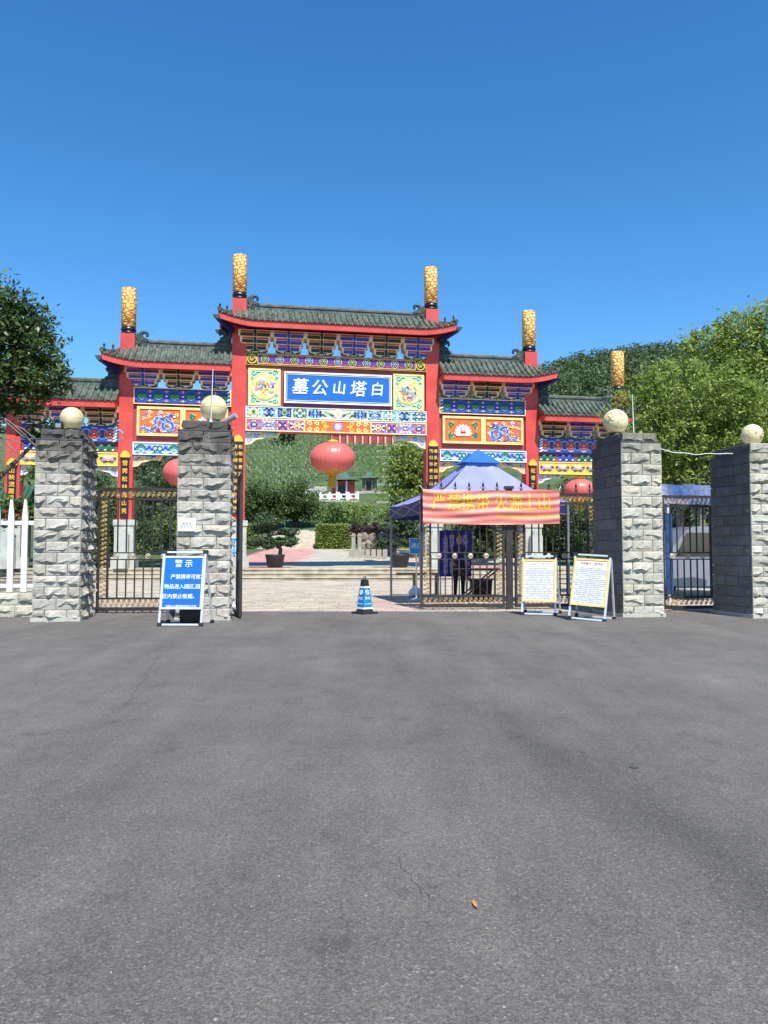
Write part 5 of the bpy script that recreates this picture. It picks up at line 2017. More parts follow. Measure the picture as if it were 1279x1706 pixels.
# ------------------------------------------------------------------ attendant standing behind the table
def person(x, y, yaw):
    me = bpy.data.meshes.new('person')
    V, E, RAD = [], [], []
    def add(p, r, par=None):
        V.append(p)
        RAD.append(r)
        if par is not None:
            E.append((par, len(V) - 1))
        return len(V) - 1
    pel = add((0, 0, .95), (.15, .11))
    sp1 = add((0, -.02, 1.12), (.135, .1), pel)
    sp2 = add((0, -.03, 1.3), (.16, .115), sp1)
    nk = add((0, -.04, 1.44), (.07, .065), sp2)
    nk2 = add((0, -.06, 1.51), (.055, .055), nk)
    h1 = add((0, -.085, 1.58), (.075, .085), nk2)
    h2 = add((0, -.09, 1.66), (.082, .098), h1)
    h3 = add((0, -.08, 1.725), (.06, .075), h2)
    add((0, -.19, 1.62), (.016, .016), h1)            # nose
    for s in (-1, 1):
        add((s * .088, -.075, 1.62), (.012, .022), h1)  # ears
        sh = add((s * .19, -.03, 1.38), (.065, .065), sp2)
        el = add((s * .25, -.06, 1.12), (.045, .045), sh)
        wr = add((s * .2, -.27, .96), (.03, .028), el)
        pm_ = add((s * .18, -.34, .93), (.035, .02), wr)
        for q in range(4):
            k1 = add((s * .18 + (q - 1.5) * .019, -.4, .922 - .004 * abs(q - 1.5)), (.009, .009), pm_)
            add((s * .18 + (q - 1.5) * .02, -.435 - .008 * (1.5 - abs(q - 1.5)), .9), (.007, .007), k1)
        tb_ = add((s * .18 - s * .04, -.36, .925), (.01, .01), pm_)
        add((s * .18 - s * .055, -.39, .915), (.008, .008), tb_)
        hp = add((s * .095, 0, .86), (.095, .1), pel)
        kn = add((s * .1, -.03, .48), (.062, .066), hp)
        an = add((s * .105, .02, .1), (.04, .045), kn)
        add((s * .11, .05, .05), (.042, .045), an)
        add((s * .12, -.15, .035), (.042, .03), an)
    me.from_pydata(V, E, [])
    o = bpy.data.objects.new('person', me)
    col.objects.link(o)
    md = o.modifiers.new('skin', 'SKIN')
    for v, r in zip(me.skin_vertices[0].data, RAD):
        v.radius = r
    me.skin_vertices[0].data[0].use_root = True
    sb_ = o.modifiers.new('sub', 'SUBSURF')
    sb_.levels = sb_.render_levels = 2
    dg = bpy.context.evaluated_depsgraph_get()
    m2 = bpy.data.meshes.new_from_object(o.evaluated_get(dg))
    bpy.data.objects.remove(o)
    m2.materials.clear()
    for mm in (mat('skin', srgb(186, 138, 112), .55, .06, 8), mat('navy_shirt', srgb(34, 44, 96), .8, .15, 8), mat('dark_trousers', (.012, .012, .016), .8, .2, 8), mat('white_shoe', (.72, .72, .7), .6, .05, 8)):
        m2.materials.append(mm)
    for p_ in m2.polygons:
        c = p_.center
        arm = abs(c.x) > .12 and c.z > .85 and c.y < -.1
        if c.z < .085:
            k = 3
        elif c.z < .98 and not arm:
            k = 2
        elif c.z < 1.475 and not (arm and c.y < -.24):
            k = 1
        else:
            k = 0
        p_.material_index = k
        p_.use_smooth = True
    t = link('person', m2, None, (x, y, 0), (0, 0, yaw))
    tag(t, 'attendant in navy shirt and dark trousers standing behind the table', 'person')
    mb = MB()
    mb.lathe([(.098 * math.sin(PI / 2 * k / 6 + .001) if k else .002, .125 * math.cos(PI / 2 * k / 6)) for k in range(6, -1, -1)], (0, -.062, 1.665), 18, lobes=7, amp=.02)
    mb.tube([(-.08, -.03, 1.66), (0, .03, 1.63), (.08, -.03, 1.66)], .035, 8)
    mb.build('hair', M_black, t)
    mb = MB()
    for s in (-1, 1):
        mb.lathe([(.002, -.009), (.012, 0), (.002, .009)], (s * .033, -.172, 1.655), 8)
    mb.tube([(-.026, -.176, 1.575), (0, -.183, 1.572), (.026, -.176, 1.575)], .006, 5)
    mb.build('facial_feature', M_black, t)
person(2.02, 20.75, R(5))


# ------------------------------------------------------------------ vehicle and blue stall seen through the right gate
van = thing('parked_van', 'white parked van with dark windows behind the narrow right gate', 'van', (8.75, 21.6, 0), R(8))
prof = [(-2.2, .35), (-2.25, .9), (-2.0, 1.05), (-1.35, 1.15), (-.75, 1.85), (-.5, 1.95), (2.1, 1.95), (2.25, 1.8), (2.25, .35)]
mb = MB()
mb.prism(prof, -.85, .85)
mb.build('body', mat('van_white', (.2, .22, .26), .25, .05, 2, coat=.5), van)  # white body toned down, the tree's shade put into its colour
M_glass = mat('dark_glass', (.015, .018, .02), .08, 0, spec=.8)
mb = MB()
for x0, x1 in ((-.75, .1), (.2, 1.1), (1.2, 2.05)):
    mb.prism([(x0 - (.0 if x0 > 0 else .32), 1.15), (x1, 1.15), (x1, 1.78), (x0, 1.78)], -.87, -.851)
mb.build('window', M_glass, van)
for x in (-1.4, 1.4):
    for s in (-1, 1):
        w_ = MB()
        w_.M = Matrix.Translation((x, s * .74, .33)) @ Matrix.Rotation(PI / 2, 4, 'X')
        w_.lathe([(.2, -.1), (.33, -.1), (.34, 0), (.33, .1), (.2, .1)], n=22)
        w_ = w_.build('wheel', M_rubber, van)
        q = MB()
        q.M = Matrix.Translation((x, s * .78, .33)) @ Matrix.Rotation(PI / 2, 4, 'X')
        q.lathe([(.2, -.08), (.18, .0), (.05, .02), (.05, .05)], n=16)
        q.build('rim', M_alu, w_)
mb = MB()
mb.box(-2.27, -2.2, -.8, -.5, .75, .92)
mb.build('headlight', M_alu, van)
mb = MB()
mb.box(-2.32, -2.2, -.84, .84, .35, .58)
mb.build('bumper', M_rubber, van)
st = thing('blue_stall', 'blue canopied stall standing behind the narrow right gate', 'stall', (8.0, 19.2, 0), R(8))
mb = MB()
mb.sheet(lambda a, b: (-1.3 + 2.5 * a, -.5 + .3 * b - .02 * math.sin(14 * a), 2.42 + .5 * b + .01 * math.sin(23 * a)), 20, 3)
mb.build('canopy', mat('stall_blue', srgb(14, 42, 88), .45, .35, 9, .01, 8, c2=srgb(34, 82, 140)), st)  # dark mottled blue, dappled shade put into the cloth colour
mb = MB()
mb.bar((-1.2, -.45, 0), (-1.2, -.45, 2.42), .06)
mb.bar((1.1, -.45, 0), (1.1, -.45, 2.42), .06)
mb.build('post', M_alu, st)
mb = MB()
mb.box(-1.3, -1.12, -.5, -.47, .25, 2.2)
mb.build('blue_curtain', mat('stall_blue', (0, 0, 0)), st)

# ------------------------------------------------------------------ dried leaf, tar spot, chalk ring
lf = MB()
for s in (-1, 1):
    lf.sheet(lambda a, b, s=s: (s * .019 * math.sin(PI * min(1, a * 1.02)) ** .8 * b, -.055 + .11 * a, .006 + .012 * b * b + .012 * (a - .4) ** 2), 8, 2)
o = lf.build('fallen_leaf', mat('dry_leaf', srgb(206, 150, 92), .7, .25, 60), None, (.333, 2.88, 0), (0, 0, R(8)))
o.scale = (.42, .54, .6)
tag(o, 'single dry tan leaf lying on the asphalt', 'leaf')
mb = MB()
mb.add([(.026 * math.cos(2 * PI * k / 14) * (1 + .25 * math.sin(3 * k)), .03 * math.sin(2 * PI * k / 14) * (1 + .2 * math.cos(5 * k)), .004) for k in range(14)], [tuple(range(14))])
mb.build('tar_spot', mat('crack_tar', (0, 0, 0)), asphalt, (1.5, 4.69, 0))


# ------------------------------------------------------------------ planting
# potted bonsai on the upper plaza
def bonsai(label, x, y, pads, pot_r=.44, flip=1):
    z0 = plz(y)
    t = thing('potted_bonsai', label, 'bonsai', (x, y, z0), 0, 'potted bonsai pines on the upper plaza')
    mb = MB()
    mb.lathe([(pot_r * .72, 0), (pot_r * .86, .1), (pot_r, .5), (pot_r * 1.06, .56), (pot_r * 1.06, .62), (pot_r * .95, .62), (pot_r * .93, .56)], n=28)
    mb.build('pot', mat('black_pot', (.018, .018, .02), .5, .2, 4), t)
    mb = MB()
    mb.lathe([(.02, .57), (pot_r * .95, .56)], n=16)
    mb.build('soil', M_soil, t)
    mb = MB()
    tr = [(.22 * flip, 0, .56), (.26 * flip, 0, .85), (.05 * flip, .03, 1.2), (-.3 * flip, 0, 1.5), (-.2 * flip, 0, 1.9), (-.22 * flip, 0, 2.3)]
    mb.tube(tr, [.1, .09, .08, .065, .05, .03], 8)
    for p_ in pads:
        st_ = min(tr, key=lambda q: abs(q[2] - p_[2] + .15))
        mb.tube([st_, ((st_[0] + p_[0]) / 2, (st_[1] + p_[1]) / 2, p_[2] - .12), (p_[0], p_[1], p_[2] - .03)], [.05, .035, .015], 6)
    mb.build('trunk', M_bark, t)
    r = np.random.default_rng(int(abs(x) * 100))
    for p_ in pads:
        leaves('foliage_pad', clumps([p_], 2600, 34, .16, r), .14, L_pine, t, .35, r=r)
bonsai('bonsai pine in a black pot on the left of the plaza', -5.12, 36.2, [(-.35, 0, 2.2, .62, .5, .4), (-.65, .1, 1.85, .45, .4, .22), (-.75, .0, 1.2, .62, .5, .22), (.5, .05, 1.22, .62, .5, .26), (.55, .1, 1.68, .5, .4, .16), (-.3, 0, 1.12, .3, .4, .2)])
bonsai('bonsai pine in a black pot half hidden behind the tent leg', .75, 36.2, [(.2, 0, 2.25, .6, .5, .3), (-.4, .1, 1.9, .5, .45, .24), (.6, 0, 1.7, .5, .45, .22), (-.6, 0, 1.15, .55, .45, .22), (.4, 0, 1.2, .55, .45, .24)], flip=-1)


def hedge(label, x0, x1, y0, y1, h):
    t = thing('clipped_hedge', label, 'hedge', ((x0 + x1) / 2, (y0 + y1) / 2, plz(y0)), 0)
    r = np.random.default_rng(int(abs(x0) * 10))
    a, b = (x1 - x0) / 2, (y1 - y0) / 2
    pts = []
    n = int((a * h * 2 + a * b * 2) * 900)
    q = r.uniform(size=(n, 3))
    f = r.uniform(size=n)
    P = np.stack([(q[:, 0] * 2 - 1) * a, (q[:, 1] * 2 - 1) * b, q[:, 2] * h], 1)
    P[f < .5, 1] = -b
    P[(f >= .5) & (f < .75), 2] = h
    P[(f >= .75) & (f < .88), 0] = a
    P[f >= .88, 0] = -a
    P += r.normal(size=P.shape) * .06
    P[:, 2] = np.maximum(P[:, 2], .03)
    leaves('foliage', P, .15, L_hedge, t, .6, r=r)
    mb = MB()
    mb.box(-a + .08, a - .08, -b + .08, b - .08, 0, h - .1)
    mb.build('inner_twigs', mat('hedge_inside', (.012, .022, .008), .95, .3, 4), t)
hedge('bright clipped box hedge right of the garden steps', -5.5, -2.85, 62.6, 65.5, 1.95)
hedge('clipped hedge left of the garden steps beside the iron gate', -13.6, -10.6, 62.6, 65.5, 1.95)

# trees and shrubs behind the archway
def ht(x, y):
    return float(hz(np.array(x), np.array(y))) if y > 63 else plz(y)
def T(name, label, cat, x, y, *a, **k):
    return tree(name, label, cat, (x, y, ht(x, y) - .05), *a, **k)
T('round_tree', 'dark round tree behind the left bonsai', 'tree', -12.6, 77, (1.9, .2), [(0, 0, 2.9, 2.4, 2.2, 1.9), (-1.1, 0, 2.1, 1.7, 1.8, 1.4), (1.1, .4, 2.0, 1.6, 1.7, 1.4)], 9500, .27, L_round, 46)
T('round_tree', 'dark round tree above the top of the garden steps', 'tree', -8.9, 79, (1.8, .2), [(0, 0, 2.8, 2.1, 2.1, 1.8), (1.1, 0, 2.0, 1.5, 1.6, 1.3), (-1, -.3, 1.9, 1.4, 1.5, 1.3)], 9500, .27, L_round, 46)
T('shrub', 'mid green shrub behind the bright clipped hedge', 'shrub', -5.0, 74, (1.2, .08), [(0, 0, 1.7, 1.7, 1.4, 1.5), (1.2, 0, 1.3, 1.2, 1.2, 1.1)], 3200, .26, L_mid, 30)
T('shrub', 'mid green shrub below the red pavilion', 'shrub', -2.4, 76, (1.2, .08), [(0, 0, 1.7, 2.0, 1.5, 1.5), (-1.1, 0, 1.2, 1.2, 1.2, 1.0)], 3200, .26, L_hedge, 30)
T('shrub', 'yellow green shrub at the right below the terraces', 'shrub', .6, 73, (1.2, .08), [(0, 0, 1.5, 1.8, 1.4, 1.3), (1.2, 0, 1.2, 1.3, 1.2, 1.1)], 3200, .24, L_light, 30)
T('purple_shrub', 'dark purple leaved shrub above the stone posts', 'shrub', -1.6, 59, (.9, .06), [(0, 0, 1.35, 1.1, .9, .8), (.8, 0, 1.1, .8, .8, .7)], 2400, .18, L_purple, 24)
T('purple_shrub', 'taller purple leaved shrub at the left of the tent roof', 'shrub', .3, 58, (1.2, .07), [(0, 0, 2.0, 1.1, .9, 1.1), (.7, 0, 1.5, .9, .8, .9), (-.7, 0, 1.3, .8, .8, .7)], 2600, .18, L_purple, 24)
T('broadleaf_tree', 'tall bright green tree between the lantern and the right main column', 'tree', 1.9, 50, (3.6, .16), [(0, 0, 6.6, 1.5, 1.4, 1.3), (-.5, -.3, 5.3, 1.5, 1.3, 1.2), (.7, 0, 5.2, 1.4, 1.3, 1.2), (-.2, -.2, 4.0, 1.5, 1.3, 1.0), (1.4, 0, 3.6, 1.2, 1.2, 1.0)], 9000, .24, L_light, 34, .16)
T('conifer', 'dark layered conifer seen through the left inner bay', 'tree', -15.2, 54, (8, .2), [(0, 0, 7.6, .9, .9, .7), (0, 0, 6.5, 1.6, 1.5, .55), (.3, 0, 5.3, 2.1, 2, .55), (-.3, 0, 4.1, 2.5, 2.2, .6), (.2, 0, 2.9, 2.8, 2.4, .6)], 9000, .26, L_pine, 36, .17, .3)
T('conifer', 'broad dark conifer left of the hanging side lantern', 'tree', -18.6, 60, (8, .2), [(0, 0, 7.2, 1.2, 1.2, .8), (0, 0, 6.0, 2.0, 1.8, .7), (.3, 0, 4.6, 2.5, 2.2, .7), (-.3, 0, 3.2, 2.9, 2.4, .8)], 9000, .28, L_pine, 36, .17, .3)
T('shrub', 'bright shrub behind the left closed iron gate', 'shrub', -12.2, 45, (1.6, .08), [(0, 0, 2.0, 1.3, 1.2, 1.3), (-1.1, 0, 1.7, 1.1, 1.1, 1.1)], 3600, .17, L_mid, 30)
T('shrub', 'dark shrub behind the left closed iron gate', 'shrub', -14.2, 43, (1.6, .08), [(0, 0, 1.6, 1.5, 1.2, 1.3), (-1.3, 0, 1.4, 1.2, 1.1, 1.0)], 3600, .17, L_dark, 30)
T('broadleaf_tree', 'dark tree behind the first pier from the left', 'tree', -18.0, 46, (3, .15), [(0, 0, 4.2, 1.9, 1.6, 1.6), (1.2, 0, 3.0, 1.4, 1.4, 1.3), (-1.2, 0, 2.8, 1.5, 1.4, 1.4), (0, 0, 1.7, 1.8, 1.3, 1.2)], 6500, .22, L_dark, 34)
T('broadleaf_tree', 'dark tree behind the white picket fence', 'tree', -24.0, 46, (3, .15), [(0, 0, 4.0, 1.9, 1.6, 1.6), (1.5, 0, 2.6, 1.5, 1.4, 1.4), (-1.5, 0, 2.8, 1.5, 1.4, 1.4), (0, 0, 1.5, 2.0, 1.3, 1.2)], 6500, .22, L_dark, 34)
k_ = 0
for x, y, h, m, lb in ((5.6, 47, 3.2, L_dark, 'dark bush behind the tent left of the purple board'), (8.2, 49, 4.0, L_dark, 'dark tree behind the tent and its folding table'), (11.0, 48, 3.4, L_dark, 'dark bush seen between the right gate leaves'), (13.6, 52, 5.6, L_mid, 'leafy tree behind the right inner column'),
                       (16.6, 51, 5.0, L_dark, 'dark tree below the right outer lantern'), (19.6, 54, 5.4, L_dark, 'dark tree behind the pale stone pier')):
    k_ += 1
    T('broadleaf_tree', lb, 'tree', x, y, (h * .6, .12), [(0, 0, h * .78, h * .36, h * .34, h * .28), (h * .25, 0, h * .5, h * .34, h * .32, h * .28), (-h * .25, 0, h * .45, h * .34, h * .32, h * .28), (0, 0, h * .25, h * .42, h * .3, h * .22)], 5200, .22, m, 32)

# left foreground tree reaching over the fence
T('broadleaf_tree', 'dense dark tree overhanging the fence at the left edge', 'tree', -9.9, 18.6, (4.2, .17),
  [(.1, 0, 6.55, 1.35, 1.2, .95), (.95, .1, 5.9, 1.05, 1.0, .9), (1.42, 0, 5.15, .78, .8, .75), (-.8, 0, 5.6, 1.4, 1.2, 1.1), (.5, 0, 4.7, 1.1, 1.0, .6), (-.9, 0, 4.3, 1.2, 1.1, .7), (1.6, .3, 3.75, .6, .5, .32)], 25000, .145, L_rim, 80, .13, .42)
mb = MB()
r_ = random.Random(3)
for k in range(9):
    p0 = Vector((-9.8 + r_.uniform(0, .3), 18.2, 4.0 + r_.uniform(-.3, .7)))
    e = Vector((-8.6 + r_.uniform(-.5, .9), 18.0, 2.9 + r_.uniform(0, .8)))
    mid = p0.lerp(e, .5) + Vector((r_.uniform(-.1, .1), 0, r_.uniform(0, .3)))
    mb.tube([p0, p0.lerp(mid, .5) + Vector((0, 0, .08)), mid, mid.lerp(e, .5) + Vector((r_.uniform(-.08, .08), 0, .05)), e], [.026, .02, .015, .01, .005], 6)
tw = bpy.data.objects['broadleaf_tree.003'] if False else [o for o in bpy.data.objects if o.get('label') == 'dense dark tree overhanging the fence at the left edge'][0]
o = mb.build('bare_branch', M_palebark, tw)
o.location = (-tw.location.x, -tw.location.y, -tw.location.z)
leaves('hanging_spray', clumps([(1.55, -.5, 2.1 - .2, .5, .3, .4), (1.0, -.5, 1.75, .5, .3, .35), (1.75, -.4, 2.8, .5, .3, .4)], 1100, 16, .2), .16, L_mid, tw, .42)
# right foreground trees behind the gates
T('slender_leaf_tree', 'bright multi stemmed willow leaved tree behind the right piers', 'tree', 8.6, 21.8, (3.4, .05),
  [(-.3, 0, 5.3, 1.3, 1.1, 1.0), (-1.35, 0, 4.6, 1.0, .9, 1.0), (.9, 0, 5.2, 1.2, 1.1, 1.1), (-.6, 0, 3.9, 1.3, 1.0, 1.0), (.9, 0, 3.8, 1.3, 1.0, 1.0), (2.0, 0, 4.6, 1.1, 1.0, 1.1), (-1.2, 0, 3.3, .9, .8, .7), (.3, 0, 2.9, 1.3, .9, .7), (2.2, 0, 3.2, 1.1, .9, .8)], 29000, .13, L_light, 95, .105, .4, stems=6, bark=M_palebark, droop=.5)
T('broadleaf_tree', 'taller green tree at the right edge above the small globe', 'tree', 12.7, 24.5, (5, .14),
  [(-3.3, 0, 6.35, .75, .8, .65), (-2.3, 0, 7.35, .85, .8, .7), (-1.2, .2, 8.0, .85, .8, .7), (-2.7, 0, 5.5, .9, .8, .8), (0, 0, 8.0, 1.2, 1.1, .9), (-1.2, 0, 7.1, 1.0, .9, .9), (.9, 0, 7.0, 1.3, 1.2, 1.2), (-.6, 0, 6.2, 1.2, 1.1, 1.0), (-1.6, 0, 6.0, .8, .8, .7), (.6, 0, 5.4, 1.4, 1.2, 1.1), (-.9, 0, 4.8, 1.2, 1.1, 1.0), (.6, 0, 3.9, 1.6, 1.2, 1.1)], 36000, .14, L_light, 70, .16, .42)
T('broadleaf_tree', 'mid green tree filling the gap behind the narrow right gate', 'tree', 10.9, 27.5, (3, .12),
  [(0, 0, 4.8, 1.8, 1.4, 1.3), (-1.4, 0, 4.0, 1.4, 1.2, 1.2), (1.5, 0, 4.2, 1.5, 1.2, 1.3), (0, 0, 2.8, 2.2, 1.4, 1.2)], 9000, .22, L_mid, 40)

# rockery and stone posts at the right of the plaza
rk = thing('rockery', 'weathered rockery wall with rounded boulders right of the hedge', 'rockery', (-.9, 53.5, plz(53.5)))
M_rock = mat('rockery_stone', srgb(104, 94, 80), .9, .4, 2.6, .06, 6, c2=srgb(158, 148, 132))
for (x, z, rx, rz) in ((-.6, .5, .42, .55), (-.05, .62, .5, .6), (.55, .55, .45, .58), (.15, 1.15, .4, .36), (-.5, 1.2, .36, .34), (.75, 1.2, .36, .36), (1.2, .5, .45, .5), (1.35, 1.15, .4, .34)):
    mb = MB()
    rr = random.Random(int(x * 100 + z * 10))
    ph = rr.uniform(0, 6)
    vs = []
    for j in range(8):
        for i in range(12):
            a, b_ = 2 * PI * i / 12, PI * (j + .001) / 7.002 - PI / 2
            q = 1 + .16 * math.sin(3 * a + ph + 2 * b_) + rr.uniform(-.06, .06)
            vs.append((rx * q * math.cos(a) * math.cos(b_), .35 * q * math.sin(a) * math.cos(b_), rz * q * math.sin(b_)))
    mb.add(vs, [(j * 12 + i, j * 12 + (i + 1) % 12, (j + 1) * 12 + (i + 1) % 12, (j + 1) * 12 + i) for j in range(7) for i in range(12)], True)
    mb.build('boulder', M_rock, rk, (x, 0, z))
M_post = mat('stone_post', srgb(156, 152, 140), .85, .2, 3)
for k in range(2):
    mb = MB()
    mb.box(-.13, .13, -.13, .13, 0, 1.3)
    mb.box(-.16, .16, -.16, .16, 1.3, 1.42)
    mb.box(-.1, .1, -.1, .1, 1.42, 1.52)
    o = mb.build('stone_post', M_post, None, (-2.1 + .42 * k, 53.0, plz(53)))
    tag(o, ('left' if k == 0 else 'right') + ' one of two tall stone posts beside the rockery', 'post', 'tall stone posts beside the rockery')
for k in range(7):
    mb = MB()
    mb.box(-.15, .15, -.1, .1, 0, .5)
    mb.prism([(-.15, .5), (.15, .5), (.1, .56), (-.1, .56)], -.1, .1)
    o = mb.build('kerb_post', M_post, None, (-2.15 + .37 * k, 50.5 - .22 * k, plz(50)))
    tag(o, ('first', 'second', 'third', 'fourth', 'fifth', 'sixth', 'seventh')[k] + ' low stone post from the hedge end of the grass edge', 'post', 'low stone posts edging the grass')

# ------------------------------------------------------------------ hillside cemetery
r = np.random.default_rng(3)
mb = MB()
pts = []
for row in range(46):
    y = 86 + row * 2.6
    xs = np.arange(-.28 * y, .15 * y, 1.15)
    for x in xs:
        if -.085 * y < x < -.02 * y + 1 and 84 < y < 122:
            continue
        xx = x + r.normal() * .05
        left = x < -.03 * y
        yy = y + .3 * math.sin(x * .13) + (.2 * x if left else 0)
        z = float(hz(xx, yy))
        mb.color = tuple(np.array(srgb(128, 136, 116)) * r.uniform(.5, 1.15))
        if r.uniform() < (.66 if left else .1):
            mb.box(xx - .12, xx + .12, yy - .3, yy - .2, z - .2, z + r.uniform(.36, .5))
        n = 15
        q = r.uniform(-1, 1, size=(n, 3)) * np.array([.68, .24, .22]) + np.array([xx, yy + .15, z + .25])
        pts.append(q)
tag(mb.build('tombstone_terraces', mat('tomb_stone', (1, 1, 1), .85, .2, 1, attr=True)), kind='stuff')
leaves('terrace_shrubs', np.concatenate(pts), .3, L_terr, None, .7, kind='stuff', r=r)
# terrace walls as thin lines on the right
mb = MB()
for row in range(9):
    y = 96 + row * 8
    x0, x1 = -.01 * y, .13 * y
    for k in range(14):
        xa, xb = x0 + (x1 - x0) * k / 14, x0 + (x1 - x0) * (k + 1) / 14
        z = float(hz((xa + xb) / 2, y))
        mb.box(xa, xb - .02, y, y + .3, z - .6, z + .22)
tag(mb.build('terrace_wall', mat('terrace_stone', srgb(150, 150, 130), .9, .3, 1)), 'low stone retaining walls stepping up the terraced slope', 'wall', 'terrace walls')
# scattered cypress and dark trees on the slope
for k, (px, y, h) in enumerate(((-16, 190, 6), (-27, 196, 5), (-34, 198, 6), (-22, 168, 5), (8, 150, 7), (12, 156, 8), (5, 172, 6), (-7, 180, 6), (15, 190, 7), (-40, 192, 6))):
    lb = ['dark tree on the crest left of the lantern top', 'small crest tree near the left corner brace', 'far left crest tree behind the corner brace', 'lone dark tree on the tombstone slope', 'dark tree right of the lantern on the slope', 'larger dark tree right of the lantern', 'dark tree above the right terraces', 'dark tree behind the lantern top', 'dark tree under the right corner brace', 'crest tree beside the left main column'][k]
    T('hill_tree', lb, 'tree', px, y, (h * .5, .2), [(0, 0, h * .62, h * .4, h * .4, h * .36), (h * .25, 0, h * .42, h * .34, h * .3, h * .28), (-h * .25, 0, h * .4, h * .34, h * .3, h * .28)], 900, .7, L_forest, 18)
# wooded hill on the right and band of wood beyond the crest
pts = []
n = 0
while n < 1150:
    y = r.uniform(150, 350)
    x = r.uniform(.075, .56) * y
    if y < 190 and x < .2 * y:
        continue
    n += 1
    z = float(hz(x, y))
    h = r.uniform(3.5, 7.5)
    q = r.normal(size=(150, 3))
    q /= np.linalg.norm(q, axis=1)[:, None]
    q *= r.uniform(.55, 1, 150)[:, None]
    pts.append(q * np.array([h * .46, h * .46, h * .55]) + np.array([x, y, z + h * .5]))
tag(leaves('hill_wood', np.concatenate(pts), .78, L_forest, None, .7, r=r), kind='stuff')
pts = []
for n in range(260):
    y = r.uniform(200, 240)
    x = r.uniform(-.62, .1) * y
    z = float(hz(x, y))
    h = r.uniform(2, 4.5) if x < -.14 * y or x > -.08 * y else 1.5
    q = r.normal(size=(40, 3)) * .4
    pts.append(q * np.array([h * .6, h * .6, h * .6]) + np.array([x, y, z + h * .4]))
tag(leaves('crest_wood', np.concatenate(pts), 1.1, L_forest, None, .7, r=r), kind='stuff')


# pavilions on the slope
def pavilion(label, x, y, s, red=True, balus=True):
    z = ht(x, y)
    t = thing('pavilion', label, 'pavilion', (x, y, z), R(-8))
    mb = MB()
    mb.box(-2.2 * s, 2.2 * s, -1.6 * s, 2 * s, -2.2 * s, 0)
    mb.build('platform', mat('platform_stone', srgb(170, 164, 150), .9, .2, 2), t)
    mb = MB()
    mb.box(-1.2 * s, 1.2 * s, .2 * s, 1.5 * s, 0, 2.2 * s)
    w = mb.build('wall', M_red if red else M_rock, t)
    mb = MB()
    mb.box(-.45 * s, .45 * s, .12 * s, .2 * s - .005, .02, 1.75 * s)
    mb.build('doorway', M_black, w)
    for sx in (-1, 1):
        mb = MB()
        mb.box(sx * .55 * s - .09 * s, sx * .55 * s + .09 * s, -.1 * s, .1 * s, 0, 2.2 * s)
        mb.build('pillar', M_white if red else M_rock, t)
    mb = MB()
    e, rz = 1.75 * s, 3.35 * s
    pr = [(1, 0), (.7, .22), (.4, .55), (.12, 1.0), (.0, 1.08)]
    vs = []
    for k, hgt in pr:
        q = 1.0 if k else .02
        for (sx, sy) in ((-1, -1), (1, -1), (1, 1), (-1, 1)):
            vs.append((sx * e * max(k, .02), .6 * s + sy * e * .85 * max(k, .02), 2.15 * s + (rz - 2.15 * s) * hgt + (.12 * s if k == 1 else 0)))
    mb.add(vs, [(j * 4 + i, j * 4 + (i + 1) % 4, j * 4 + 4 + (i + 1) % 4, j * 4 + 4 + i) for j in range(4) for i in range(4)] + [(3, 2, 1, 0)])
    mb.build('roof', mat('pavilion_tile', (.06, .12, .09), .5, .35, 2), t)
    if balus:
        for k in range(5):
            mb = MB()
            mb.box(-2.1 * s + k * 1.05 * s - .1 * s, -2.1 * s + k * 1.05 * s + .1 * s, -1.55 * s, -1.38 * s, 0, .85 * s)
            mb.build('baluster_post', M_white, t)
            if k < 4:
                mb = MB()
                mb.box(-2.0 * s + k * 1.05 * s, -2.0 * s + k * 1.05 * s + .85 * s, -1.51 * s, -1.42 * s, .12 * s, .22 * s)
                mb.box(-2.0 * s + k * 1.05 * s, -2.0 * s + k * 1.05 * s + .85 * s, -1.51 * s, -1.42 * s, .5 * s, .66 * s)
                mb.box(-2.0 * s + k * 1.05 * s, -2.0 * s + k * 1.05 * s + .22 * s, -1.51 * s, -1.42 * s, .22 * s, .5 * s)
                mb.box(-1.37 * s + k * 1.05 * s, -1.15 * s + k * 1.05 * s, -1.51 * s, -1.42 * s, .22 * s, .5 * s)
                mb.build('balustrade_panel', M_white, t)
    return t
pavilion('red pavilion with green roof and white balustrade on the slope', -5.4, 98, 1.15)
pavilion('small grey pavilion to the right of the red one on the slope', -2.1, 106, .8, False, False)
# stairway rising diagonally behind the lantern
mb = MB()
for k in range(26):
    t = k / 25
    x, y = -12.2 + 3.2 * t, 100 + 9 * t
    z = float(hz(x, y))
    mb.box(x - .9, x + .9, y, y + .42, z - .6, z + .3)
tag(mb.build('hill_stairway', mat('stair_stone', srgb(168, 164, 156), .9, .2, 1.5)), kind='structure')
# hall at the top of the slope
th = thing('hilltop_hall', 'red hall with columns at the top of the slope behind the lantern', 'building', (-3.2, 163, ht(-3.2, 163) + .3), R(-4))
th.scale = (.6, .6, .6)
mb = MB()
mb.box(-14, 9, 0, 6, -1, 5.5)
hw_ = mb.build('wall', M_darkred, th)
for k in range(9):
    mb = MB()
    mb.box(-13 + 2.7 * k - .3, -13 + 2.7 * k + .3, -1.0, -.4, -1, 5)
    mb.build('column', mat('hall_column', srgb(222, 170, 150), .6, .1, 1), th)
mb = MB()
mb.prism([(-15, 5.5), (10, 5.5), (8, 8.5), (-13, 8.5)], -2, 7)
mb.build('roof', mat('pavilion_tile', (0, 0, 0)), th)
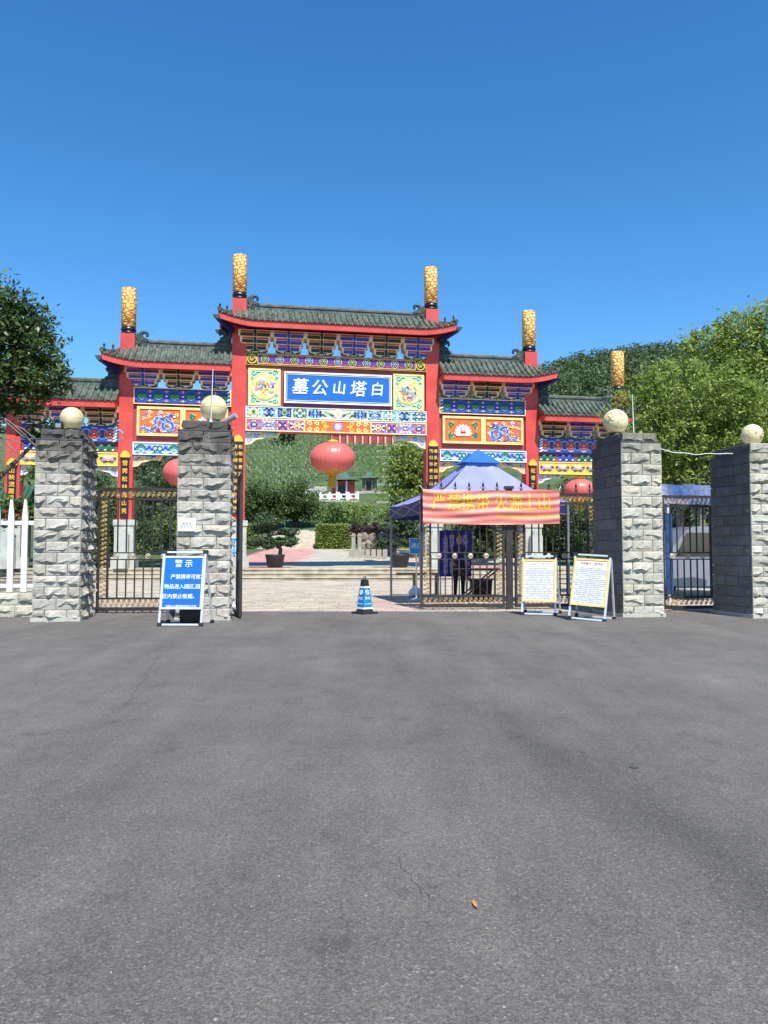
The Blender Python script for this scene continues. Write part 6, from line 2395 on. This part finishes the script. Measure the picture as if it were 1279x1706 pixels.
# gatehouse with green roof behind the picket fence
gh = thing('gatehouse', 'small gatehouse with green tiled roof behind the picket fence', 'building', (-23.5, 43.0, plz(43)), R(6))
mb = MB()
mb.box(-2.6, 2.6, 0, 3, 0, 2.6)
w = mb.build('wall', M_pedestal, gh)
mb = MB()
mb.box(-1.6, -.6, -.03, -.004, .9, 2.0)
mb.box(.6, 1.6, -.03, -.004, .9, 2.0)
mb.build('window', M_glass, w)
mb = MB()
mb.sheet(lambda a, b: (-3.2 + 6.4 * a, -.8 + 2.4 * b, 2.6 + 1.9 * b ** 1.2), 2, 6)
mb.sheet(lambda a, b: (3.2 - 6.4 * a, 3.8 - 2.2 * b, 2.6 + 1.9 * b ** 1.2), 2, 6)
for k in range(25):
    x = -3.15 + 6.3 * k / 24
    mb.tube([(x, -.8 + 2.4 * b / 5, 2.64 + 1.9 * (b / 5) ** 1.2) for b in range(6)], .08, 6)
mb.build('roof', mat('green_glaze', (.03, .10, .06), .4, .3, 3), gh)
mb = MB()
mb.box(-3.15, 3.15, -.78, -.7, 2.36, 2.56)
mb.build('fascia', M_red, gh)

# loose grit and leaf litter on the forecourt, thicker along the foot of the piers and gates
r = np.random.default_rng(8)
mb = MB()
pr = random.Random(6)
def grain_(x, y, q):
    mb.color = tuple(np.array(pr.choice(((.2, .185, .165), (.27, .25, .22), (.06, .055, .05), (.16, .12, .06), (.3, .285, .26)))))
    a = pr.uniform(0, 6)
    c, s_ = math.cos(a) * q, math.sin(a) * q
    mb.add([(x + c, y + s_, .001), (x - s_, y + c, .001), (x - c, y - s_ * .7, .001), (x + s_ * .8, y - c, .001), (x, y, .001 + q * .7)], [(0, 1, 4), (1, 2, 4), (2, 3, 4), (3, 0, 4)])
for _ in range(200):
    y = 2.2 + 14 * pr.random() ** 1.4
    grain_(pr.uniform(-.55, .55) * y, y, pr.uniform(.0025, .008))
for x0, x1, y0 in ((-9.2, -6.5, 15.0), (-6.5, -5.5, 14.1), (-5.9, -3.9, 15.9), (-3.9, -2.8, 14.3), (.8, 4.7, 17.0), (4.6, 5.6, 15.05), (5.6, 7.1, 16.4), (7.0, 9, 14.8)):
    for _ in range(int((x1 - x0) * 70)):
        grain_(pr.uniform(x0, x1), y0 - abs(pr.gauss(0, .12)), pr.uniform(.006, .02))
tag(mb.build('grit', mat('grit_stone', (1, 1, 1), .9, .2, 5, attr=True)), kind='stuff')
